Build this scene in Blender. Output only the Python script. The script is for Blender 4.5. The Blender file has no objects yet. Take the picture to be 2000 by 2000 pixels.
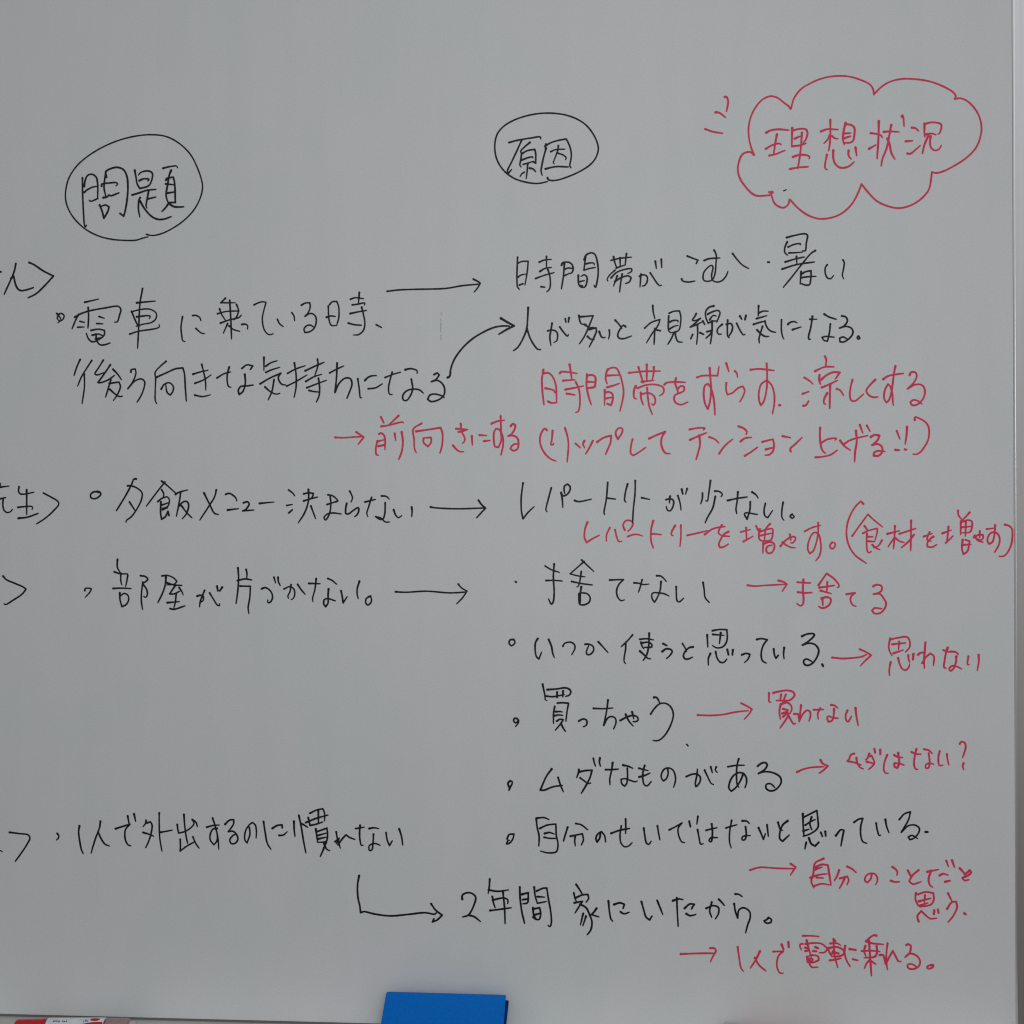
import bpy, bmesh, math, random
from mathutils import Vector, Matrix

random.seed(7)
scene = bpy.context.scene
C = scene.collection

# ------------------------------------------------------------------ camera
cam_d = bpy.data.cameras.new('camera')
cam = bpy.data.objects.new('camera', cam_d); C.objects.link(cam)
TH, PH = math.radians(2.97566692), math.radians(0.46771026)
F = Vector((-math.sin(TH)*math.cos(PH), math.cos(TH)*math.cos(PH), math.sin(PH)))
R = F.cross(Vector((0, 0, 1))).normalized(); U = R.cross(F)
cam.matrix_world = Matrix.Translation(-1.16*F) @ Matrix((R, U, -F)).transposed().to_4x4()
cam_d.sensor_fit = 'HORIZONTAL'; cam_d.sensor_width = 36.0; cam_d.lens = 36.0
cam_d.clip_start = 0.02; cam_d.clip_end = 60
scene.camera = cam

# ------------------------------------------------------------------ room light
world = bpy.data.worlds.new('World'); scene.world = world; world.use_nodes = True
nt = world.node_tree; nt.nodes.clear()
wo = nt.nodes.new('ShaderNodeOutputWorld'); bg = nt.nodes.new('ShaderNodeBackground')
tc = nt.nodes.new('ShaderNodeTexCoord'); sx = nt.nodes.new('ShaderNodeSeparateXYZ')
mr = nt.nodes.new('ShaderNodeMapRange'); cr = nt.nodes.new('ShaderNodeValToRGB')
nt.links.new(tc.outputs['Generated'], sx.inputs[0]); nt.links.new(sx.outputs['Z'], mr.inputs['Value'])
mr.inputs['From Min'].default_value = -1; mr.inputs['From Max'].default_value = 1
nt.links.new(mr.outputs[0], cr.inputs[0]); nt.links.new(cr.outputs[0], bg.inputs['Color'])
el = cr.color_ramp.elements                                    # dark floor -> grey walls -> bright band shaped for the rail's reflection -> dimmer ceiling
el[0].position = 0.0; el[0].color = (0.035, 0.03, 0.03, 1)
el[1].position = 1.0; el[1].color = (0.42, 0.44, 0.45, 1)
for p, c in ((0.30, (0.13, 0.11, 0.105)), (0.385, (0.24, 0.21, 0.205)), (0.47, (0.40, 0.385, 0.37)), (0.565, (0.46, 0.45, 0.44)), (0.66, (0.74, 0.76, 0.77)), (0.71, (1.0, 1.05, 1.1)), (0.80, (0.60, 0.62, 0.64))):
    e = el.new(p); e.color = (*c, 1)
bg.inputs['Strength'].default_value = 0.665
nt.links.new(bg.outputs[0], wo.inputs[0])

def area(name, loc, target, sx_, sy_, power, col):
    d = bpy.data.lights.new(name, 'AREA'); d.shape = 'RECTANGLE'; d.size = sx_; d.size_y = sy_
    d.energy = power; d.color = col
    o = bpy.data.objects.new(name, d); C.objects.link(o); o.location = loc
    o.rotation_euler = (Vector(target)-Vector(loc)).to_track_quat('-Z', 'Y').to_euler()
area('ceiling_lamp', (0.25, -1.8, 1.5), (0.15, 0, -0.1), 1.2, 0.4, 2.5, (1.0, 0.985, 0.96))
area('fill_light', (0.22, -1.35, 0.22), (0.22, 0, 0.10), 0.6, 0.5, 3.2, (0.97, 0.99, 1.0))  # added fill behind the camera, no real window; brightens the board's middle

scene.view_settings.view_transform = 'Standard'; scene.view_settings.look = 'None'
scene.view_settings.gamma = 1.0; scene.view_settings.exposure = 0.03
scene.view_settings.use_curve_mapping = False
scene.cycles.max_bounces = 6
scene.cycles.filter_width = 1.2

# ------------------------------------------------------------------ materials
def mat(name, col, rough=0.5, metal=0.0, spec=0.5, trans=0.0, ior=1.45):
    m = bpy.data.materials.new(name); m.use_nodes = True
    b = m.node_tree.nodes['Principled BSDF']
    b.inputs['Base Color'].default_value = (*col, 1); b.inputs['Roughness'].default_value = rough
    b.inputs['Metallic'].default_value = metal; b.inputs['Specular IOR Level'].default_value = spec
    b.inputs['Transmission Weight'].default_value = trans; b.inputs['IOR'].default_value = ior
    return m

def vary(m, stops, scale=(40, 40, 40), noise=1.0, detail=3, bump=0.0, bump_scale=1.0, rough=None):
    """colour ramp driven by object-space noise, plus an optional bump"""
    t = m.node_tree; N = t.nodes; L = t.links; b = N['Principled BSDF']
    tc = N.new('ShaderNodeTexCoord'); mp = N.new('ShaderNodeMapping'); nz = N.new('ShaderNodeTexNoise')
    r = N.new('ShaderNodeValToRGB')
    mp.inputs['Scale'].default_value = scale; nz.inputs['Scale'].default_value = noise; nz.inputs['Detail'].default_value = detail
    L.new(tc.outputs['Object'], mp.inputs[0]); L.new(mp.outputs[0], nz.inputs[0]); L.new(nz.outputs['Fac'], r.inputs[0])
    e = r.color_ramp.elements
    e[0].position, e[0].color = stops[0][0], (*stops[0][1], 1)
    e[1].position, e[1].color = stops[-1][0], (*stops[-1][1], 1)
    for p, c in stops[1:-1]:
        q = e.new(p); q.color = (*c, 1)
    L.new(r.outputs[0], b.inputs['Base Color'])
    if bump:
        bp = N.new('ShaderNodeBump'); bp.inputs['Strength'].default_value = bump; bp.inputs['Distance'].default_value = bump_scale
        L.new(nz.outputs['Fac'], bp.inputs['Height']); L.new(bp.outputs[0], b.inputs['Normal'])
    if rough:
        mrr = N.new('ShaderNodeMapRange'); mrr.inputs['To Min'].default_value, mrr.inputs['To Max'].default_value = rough
        L.new(nz.outputs['Fac'], mrr.inputs['Value']); L.new(mrr.outputs[0], b.inputs['Roughness'])
    return m

def enamel():
    """glossy white steel: faint wiped-ink clouds, vertical wiping streaks and a fine speckle"""
    m = mat('whiteboard_enamel', (0.74, 0.75, 0.76), 0.36, 0, 0.35)
    t = m.node_tree; N = t.nodes; L = t.links; b = N['Principled BSDF']
    tc = N.new('ShaderNodeTexCoord')
    def noise(scale, detail, dist=0.0, rough=0.5):
        mp = N.new('ShaderNodeMapping'); mp.inputs['Scale'].default_value = scale
        nz = N.new('ShaderNodeTexNoise'); nz.inputs['Scale'].default_value = 1.0; nz.inputs['Detail'].default_value = detail
        nz.inputs['Distortion'].default_value = dist; nz.inputs['Roughness'].default_value = rough
        L.new(tc.outputs['Object'], mp.inputs[0]); L.new(mp.outputs[0], nz.inputs[0]); return nz.outputs['Fac']
    def ramp(src, a, ca, bb, cb):
        r = N.new('ShaderNodeValToRGB'); r.color_ramp.elements[0].position = a; r.color_ramp.elements[0].color = (*ca, 1)
        r.color_ramp.elements[1].position = bb; r.color_ramp.elements[1].color = (*cb, 1); L.new(src, r.inputs[0]); return r.outputs[0]
    def mul(a, c):
        x = N.new('ShaderNodeMix'); x.data_type = 'RGBA'; x.blend_type = 'MULTIPLY'; x.inputs[0].default_value = 1.0
        L.new(a, x.inputs[6]); L.new(c, x.inputs[7]); return x.outputs[2]
    clouds = ramp(noise((7, 7, 5), 3, 0.6), 0.38, (0.745, 0.782, 0.778), 0.62, (0.770, 0.776, 0.790))
    wipe = ramp(noise((30, 30, 4), 4, 0.2), 0.25, (0.975, 0.976, 0.978), 0.6, (1, 1, 1))
    speck = ramp(noise((520, 520, 520), 2, 0, 0.7), 0.28, (0.93, 0.932, 0.935), 0.72, (1.04, 1.04, 1.04))
    col = mul(mul(clouds, wipe), speck)
    L.new(col, b.inputs['Base Color'])
    rr = N.new('ShaderNodeMapRange'); rr.inputs['To Min'].default_value = 0.38; rr.inputs['To Max'].default_value = 0.50
    L.new(noise((12, 12, 6), 3, 0.3), rr.inputs['Value']); L.new(rr.outputs[0], b.inputs['Roughness'])
    bp = N.new('ShaderNodeBump'); bp.inputs['Strength'].default_value = 0.05; bp.inputs['Distance'].default_value = 0.0004
    L.new(noise((160, 160, 160), 2), bp.inputs['Height']); L.new(bp.outputs[0], b.inputs['Normal'])
    return m

M_board = enamel()
M_black = vary(mat('black_marker_ink', (0.012, 0.012, 0.014), 0.5, 0, 0.3), [(0.3, (0.008, 0.008, 0.010)), (0.66, (0.012, 0.012, 0.015)), (0.85, (0.03, 0.031, 0.036))], (60, 60, 60), 6.0, 3)
M_red = vary(mat('red_marker_ink', (0.45, 0.03, 0.07), 0.5, 0, 0.3), [(0.28, (0.85, 0.040, 0.09)), (0.55, (0.76, 0.055, 0.14)), (0.78, (0.68, 0.11, 0.20))], (60, 60, 60), 5.0, 3)
M_ghost = mat('half_wiped_ink', (0.42, 0.42, 0.43), 0.5)
M_alu = vary(mat('anodised_aluminium', (0.78, 0.78, 0.79), 0.4, 1.0), [(0.3, (0.74, 0.74, 0.75)), (0.7, (0.82, 0.82, 0.83))], (300, 300, 3), 1.0, 3, rough=(0.28, 0.36))
M_tray = vary(mat('tray_aluminium', (0.42, 0.41, 0.40), 0.45, 0.35), [(0.3, (0.56, 0.54, 0.525)), (0.7, (0.68, 0.66, 0.64))], (4, 200, 200), 1.0, 4, rough=(0.38, 0.55))
M_seam = mat('seam_gap_dark', (0.16, 0.155, 0.15), 0.7)  # dark colour stands in for the shade in the board-to-tray gap
M_wall = vary(mat('painted_wall', (0.5, 0.48, 0.46), 0.85), [(0.3, (0.46, 0.44, 0.42)), (0.7, (0.52, 0.50, 0.48))], (30, 30, 30), 3, 4, bump=0.15, bump_scale=0.002)
M_blue = vary(mat('blue_eraser_cover', (0.01, 0.12, 0.45), 0.6, 0, 0.12), [(0.3, (0.0, 0.155, 0.62)), (0.7, (0.0, 0.19, 0.72))], (500, 500, 500), 1.0, 3, bump=0.25, bump_scale=0.0003)
M_navy = vary(mat('navy_felt', (0.006, 0.03, 0.20), 0.9, 0, 0.1), [(0.3, (0.004, 0.02, 0.15)), (0.7, (0.012, 0.045, 0.26))], (900, 900, 900), 1.0, 3, bump=0.6, bump_scale=0.0006)
M_capred = vary(mat('red_cap_plastic', (0.55, 0.005, 0.012), 0.3), [(0.3, (0.52, 0.004, 0.012)), (0.7, (0.60, 0.008, 0.018))], (90, 90, 90), 1.0, 2)
M_label = vary(mat('white_label_film', (0.70, 0.74, 0.78), 0.3), [(0.3, (0.66, 0.71, 0.75)), (0.7, (0.76, 0.79, 0.82))], (120, 120, 120), 1.0, 2)
M_print_red = mat('red_label_print', (0.42, 0.012, 0.03), 0.3)
M_print_dark = mat('dark_label_print', (0.05, 0.07, 0.08), 0.4)
M_clear = mat('clear_barrel_plastic', (0.93, 0.86, 0.86), 0.15, 0, 0.5, 0.75, 1.49)
M_inkcore = vary(mat('red_ink_reservoir', (0.45, 0.03, 0.06), 0.5), [(0.3, (0.34, 0.02, 0.05)), (0.7, (0.46, 0.04, 0.08))], (90, 90, 90), 1.0, 2)
M_pale = mat('pale_end_plastic', (0.55, 0.49, 0.47), 0.35)

# ------------------------------------------------------------------ helpers
def link(name, me, m, parent=None, smooth=False):
    me.materials.append(m)
    o = bpy.data.objects.new(name, me); C.objects.link(o); o.parent = parent
    if smooth:
        for p in me.polygons: p.use_smooth = True
    return o

def bm_obj(name, bm, m, parent=None, smooth=False):
    me = bpy.data.meshes.new(name); bmesh.ops.recalc_face_normals(bm, faces=bm.faces[:]); bm.to_mesh(me); bm.free()
    return link(name, me, m, parent, smooth)

def box(name, x0, x1, y0, y1, z0, z1, m, parent=None, bevel=0.0, seg=2):
    bm = bmesh.new(); bmesh.ops.create_cube(bm, size=1)
    for v in bm.verts:
        v.co = Vector(((x0+x1)/2+v.co.x*(x1-x0), (y0+y1)/2+v.co.y*(y1-y0), (z0+z1)/2+v.co.z*(z1-z0)))
    if bevel: bmesh.ops.bevel(bm, geom=bm.edges[:], offset=bevel, segments=seg, affect='EDGES', profile=0.5)
    return bm_obj(name, bm, m, parent, False)

def extrude_profile(name, prof, a0, a1, axis, m, parent=None):
    """closed 2D profile swept along x (prof = y,z) or z (prof = x,y)"""
    bm = bmesh.new(); A = []; B = []
    for p in prof:
        A.append(bm.verts.new((a0, p[0], p[1]) if axis == 'x' else (p[0], p[1], a0)))
        B.append(bm.verts.new((a1, p[0], p[1]) if axis == 'x' else (p[0], p[1], a1)))
    n = len(prof)
    for i in range(n): bm.faces.new((A[i], A[(i+1) % n], B[(i+1) % n], B[i]))
    bm.faces.new(A); bm.faces.new(B[::-1])
    return bm_obj(name, bm, m, parent)

def slab(name, quad, thick, nrm, m, parent=None, bevel=0.0015):
    """quad = four front corners, pushed back by thick along nrm"""
    bm = bmesh.new()
    a = [bm.verts.new(q) for q in quad]; b = [bm.verts.new(Vector(q)+nrm*thick) for q in quad]
    bm.faces.new(a); bm.faces.new(b[::-1])
    for i in range(4): bm.faces.new((a[i], b[i], b[(i+1) % 4], a[(i+1) % 4]))
    bmesh.ops.recalc_face_normals(bm, faces=bm.faces[:])
    bmesh.ops.bevel(bm, geom=bm.edges[:], offset=bevel, segments=3, affect='EDGES', profile=0.5)
    return bm_obj(name, bm, m, parent, True)

def lathe(name, prof, m, parent, seg=32):
    """prof = (x along the axis, radius); axis = local x"""
    bm = bmesh.new(); rings = []
    for x, r in prof:
        rings.append([bm.verts.new((x, r*math.cos(2*math.pi*k/seg), r*math.sin(2*math.pi*k/seg))) for k in range(seg)])
    for a, b in zip(rings, rings[1:]):
        for k in range(seg): bm.faces.new((a[k], a[(k+1) % seg], b[(k+1) % seg], b[k]))
    bm.faces.new(rings[0][::-1]); bm.faces.new(rings[-1])
    o = bm_obj(name, bm, m, parent, True)
    return o

def patch(name, x0, x1, a0, a1, r, m, parent, shape=None):
    """a piece of print lying on the barrel; angles in degrees from the front (-y) upwards"""
    bm = bmesh.new(); nx, na = 10, 8; g = []
    for i in range(nx+1):
        row = []
        for j in range(na+1):
            u, v = i/nx, j/na
            if shape == 'oval':
                h = math.sqrt(max(0.0, 1-(2*u-1)**2)); v = 0.5+(v-0.5)*h
            elif shape == 'swoosh':
                v = v*min(1.0, 0.15+u*1.1)
            an = math.radians(a0+(a1-a0)*v)
            row.append(bm.verts.new((x0+(x1-x0)*u, -r*math.cos(an), r*math.sin(an))))
        g.append(row)
    for i in range(nx):
        for j in range(na):
            try: bm.faces.new((g[i][j], g[i+1][j], g[i+1][j+1], g[i][j+1]))
            except ValueError: pass
    bmesh.ops.remove_doubles(bm, verts=bm.verts[:], dist=1e-6)
    return bm_obj(name, bm, m, parent, True)

def thing(name, label, cat, loc=(0, 0, 0)):
    o = bpy.data.objects.new(name, None); C.objects.link(o); o.location = loc
    o['label'] = label; o['category'] = cat; return o

# ------------------------------------------------------------------ structure behind
w = box('wall', -2.2, 1.8, 0.032, 0.13, -1.3, 1.4, M_wall); w['kind'] = 'structure'

# ------------------------------------------------------------------ the whiteboard
XR, ZB, ZT, XL = 0.55503, -0.58095, 0.66, -1.26
board = thing('whiteboard', 'white wall-mounted board covered in black and red handwritten Japanese notes', 'whiteboard', (0, 0, ZB))
def onboard(o):
    o.parent = board; o.matrix_parent_inverse = Matrix.Translation((0, 0, -ZB)); return o
onboard(box('writing_panel', XL, XR, 0, 0.012, ZB, ZT, M_board))
# right-hand frame rail: rounded inner lip, flat face, outer round-over
def rail_profile(x0, w_, s=1):
    p = [(0.0, 0.014), (0.0, -0.0006), (0.0002, -0.0012), (0.0011, -0.0021), (0.0016, -0.0022), (w_-0.003, -0.0024), (w_-0.001, -0.0018), (w_, -0.0004), (w_, 0.014)]
    return [(x0+s*a, b) for a, b in p]
onboard(extrude_profile('frame_rail', rail_profile(XR+0.00015, 0.026), ZB-0.03, ZT+0.026, 'z', M_alu))
onboard(extrude_profile('frame_rail', rail_profile(XL-0.0006, 0.026, -1), ZB-0.03, ZT+0.026, 'z', M_alu))
onboard(extrude_profile('frame_rail', [(b, ZT+0.0006+a) for a, b in [(0.0, 0.013), (0.0, -0.0006), (0.0002, -0.0012), (0.0011, -0.0021), (0.0016, -0.0022), (0.023, -0.0024), (0.025, -0.0018), (0.026, -0.0004), (0.026, 0.013)]], XL-0.0004, XR+0.0004, 'x', M_alu))
onboard(box('seam_gap_strip', XL, XR, -0.0006, 0.010, ZB-0.0023, ZB-0.0002, M_seam))  # dark strip in place of the shaded gap above the tray
# pen tray: flat shelf with an upturned front lip
tp = [(0.012, ZB-0.0024), (-0.058, ZB-0.0024), (-0.0625, ZB-0.0010), (-0.066, ZB+0.0035), (-0.069, ZB+0.0040), (-0.071, ZB+0.0020), (-0.069, ZB-0.0060), (-0.060, ZB-0.0100), (-0.012, ZB-0.0140), (0.012, ZB-0.0300)]
onboard(extrude_profile('pen_tray', tp, XL, XR, 'x', M_tray))

# ------------------------------------------------------------------ handwriting
def catmull(P, smooth):
    """split at sharp corners, then centripetal Catmull-Rom through every run"""
    runs = []; cur = [P[0]]
    for i in range(1, len(P)-1):
        a = P[i]-P[i-1]; b = P[i+1]-P[i]; cur.append(P[i])
        if a.length > 1e-9 and b.length > 1e-9 and not smooth and a.angle(b) > math.radians(74) and min(a.length, b.length) > 0.0032:
            runs.append(cur); cur = [P[i]]
    cur.append(P[-1]); runs.append(cur)
    out = []
    for r in runs:
        if len(r) == 2: q = [r[0], r[0].lerp(r[1], 0.33), r[0].lerp(r[1], 0.66), r[1]]
        else:
            e = [r[0]*2-r[1]] + r + [r[-1]*2-r[-2]]; q = []
            for i in range(1, len(e)-2):
                p0, p1, p2, p3 = e[i-1:i+3]
                t0 = 0; t1 = t0+max(1e-6, (p1-p0).length)**0.5; t2 = t1+max(1e-6, (p2-p1).length)**0.5; t3 = t2+max(1e-6, (p3-p2).length)**0.5
                n = max(2, min(14, int((p2-p1).length/0.0013)))
                for k in range(n):
                    t = t1+(t2-t1)*k/n
                    A1 = p0*((t1-t)/(t1-t0))+p1*((t-t0)/(t1-t0)); A2 = p1*((t2-t)/(t2-t1))+p2*((t-t1)/(t2-t1)); A3 = p2*((t3-t)/(t3-t2))+p3*((t-t2)/(t3-t2))
                    B1 = A1*((t2-t)/(t2-t0))+A2*((t-t0)/(t2-t0)); B2 = A2*((t3-t)/(t3-t1))+A3*((t-t1)/(t3-t1))
                    q.append(B1*((t2-t)/(t2-t1))+B2*((t-t1)/(t2-t1)))
            q.append(r[-1])
        out.append(q)
    return out

def ink_mesh(strokes, width, rnd):
    verts = []; faces = []; lift = 0.00008
    for smooth, P in strokes:
        runs = catmull(P, smooth); first = True
        press = rnd.uniform(0.93, 1.08)
        for ri, q in enumerate(runs):
            n = len(q); last = ri == len(runs)-1
            s = [0.0]
            for i in range(1, n): s.append(s[-1]+(q[i]-q[i-1]).length)
            tot = s[-1]; ph = rnd.uniform(0, 6)
            def wd(d):
                k = press*(1+0.05*math.sin(d*260+ph)+0.03*math.sin(d*900+ph*2))
                if first and ri == 0: k *= 1+0.26*math.exp(-d/(width*1.1))
                if last and tot > width*3: k *= 1-0.26*math.exp(-(tot-d)/(width*1.6))
                return width*k/2
            rows = []
            def put(p, side, w_):
                verts.append((p.x+side.x*w_, -lift, p.y+side.y*w_)); verts.append((p.x-side.x*w_, -lift, p.y-side.y*w_))
                rows.append(len(verts)-2)
            for i in range(n):
                t = (q[min(i+1, n-1)]-q[max(i-1, 0)])
                if t.length < 1e-9: t = Vector((1, 0))
                t.normalize(); sd = Vector((-t.y, t.x)); w_ = wd(s[i])
                if i == 0:
                    for a in (80, 50, 25): put(q[0]-t*w_*math.sin(math.radians(a)), sd, w_*math.cos(math.radians(a)))
                put(q[i], sd, w_)
                lift += 0.0000004
                if i == n-1:
                    for a in (25, 50, 80): put(q[i]+t*w_*math.sin(math.radians(a)), sd, w_*math.cos(math.radians(a)))
            for a, b in zip(rows, rows[1:]): faces.append((a, b, b+1, a+1))
            lift += 0.000004
    me = bpy.data.meshes.new('ink'); me.from_pydata(verts, [], faces); me.update()
    # faces look at the viewer (-y)
    if me.polygons and me.polygons[len(me.polygons)//2].normal.y > 0: me.flip_normals()
    return me

KIND = {'circle': 'drawn_circle', 'cloud': 'drawn_cloud', 'arrow': 'drawn_arrow', 'dash': 'drawn_dash', 'smudge': 'ink_speck',
        'heading': 'handwritten_character', 'note': 'handwritten_character'}
TONE = {'k': M_black, 'r': M_red, 'g': M_ghost}
NAME = {'k': 'black', 'r': 'red', 'g': 'grey'}
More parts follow.
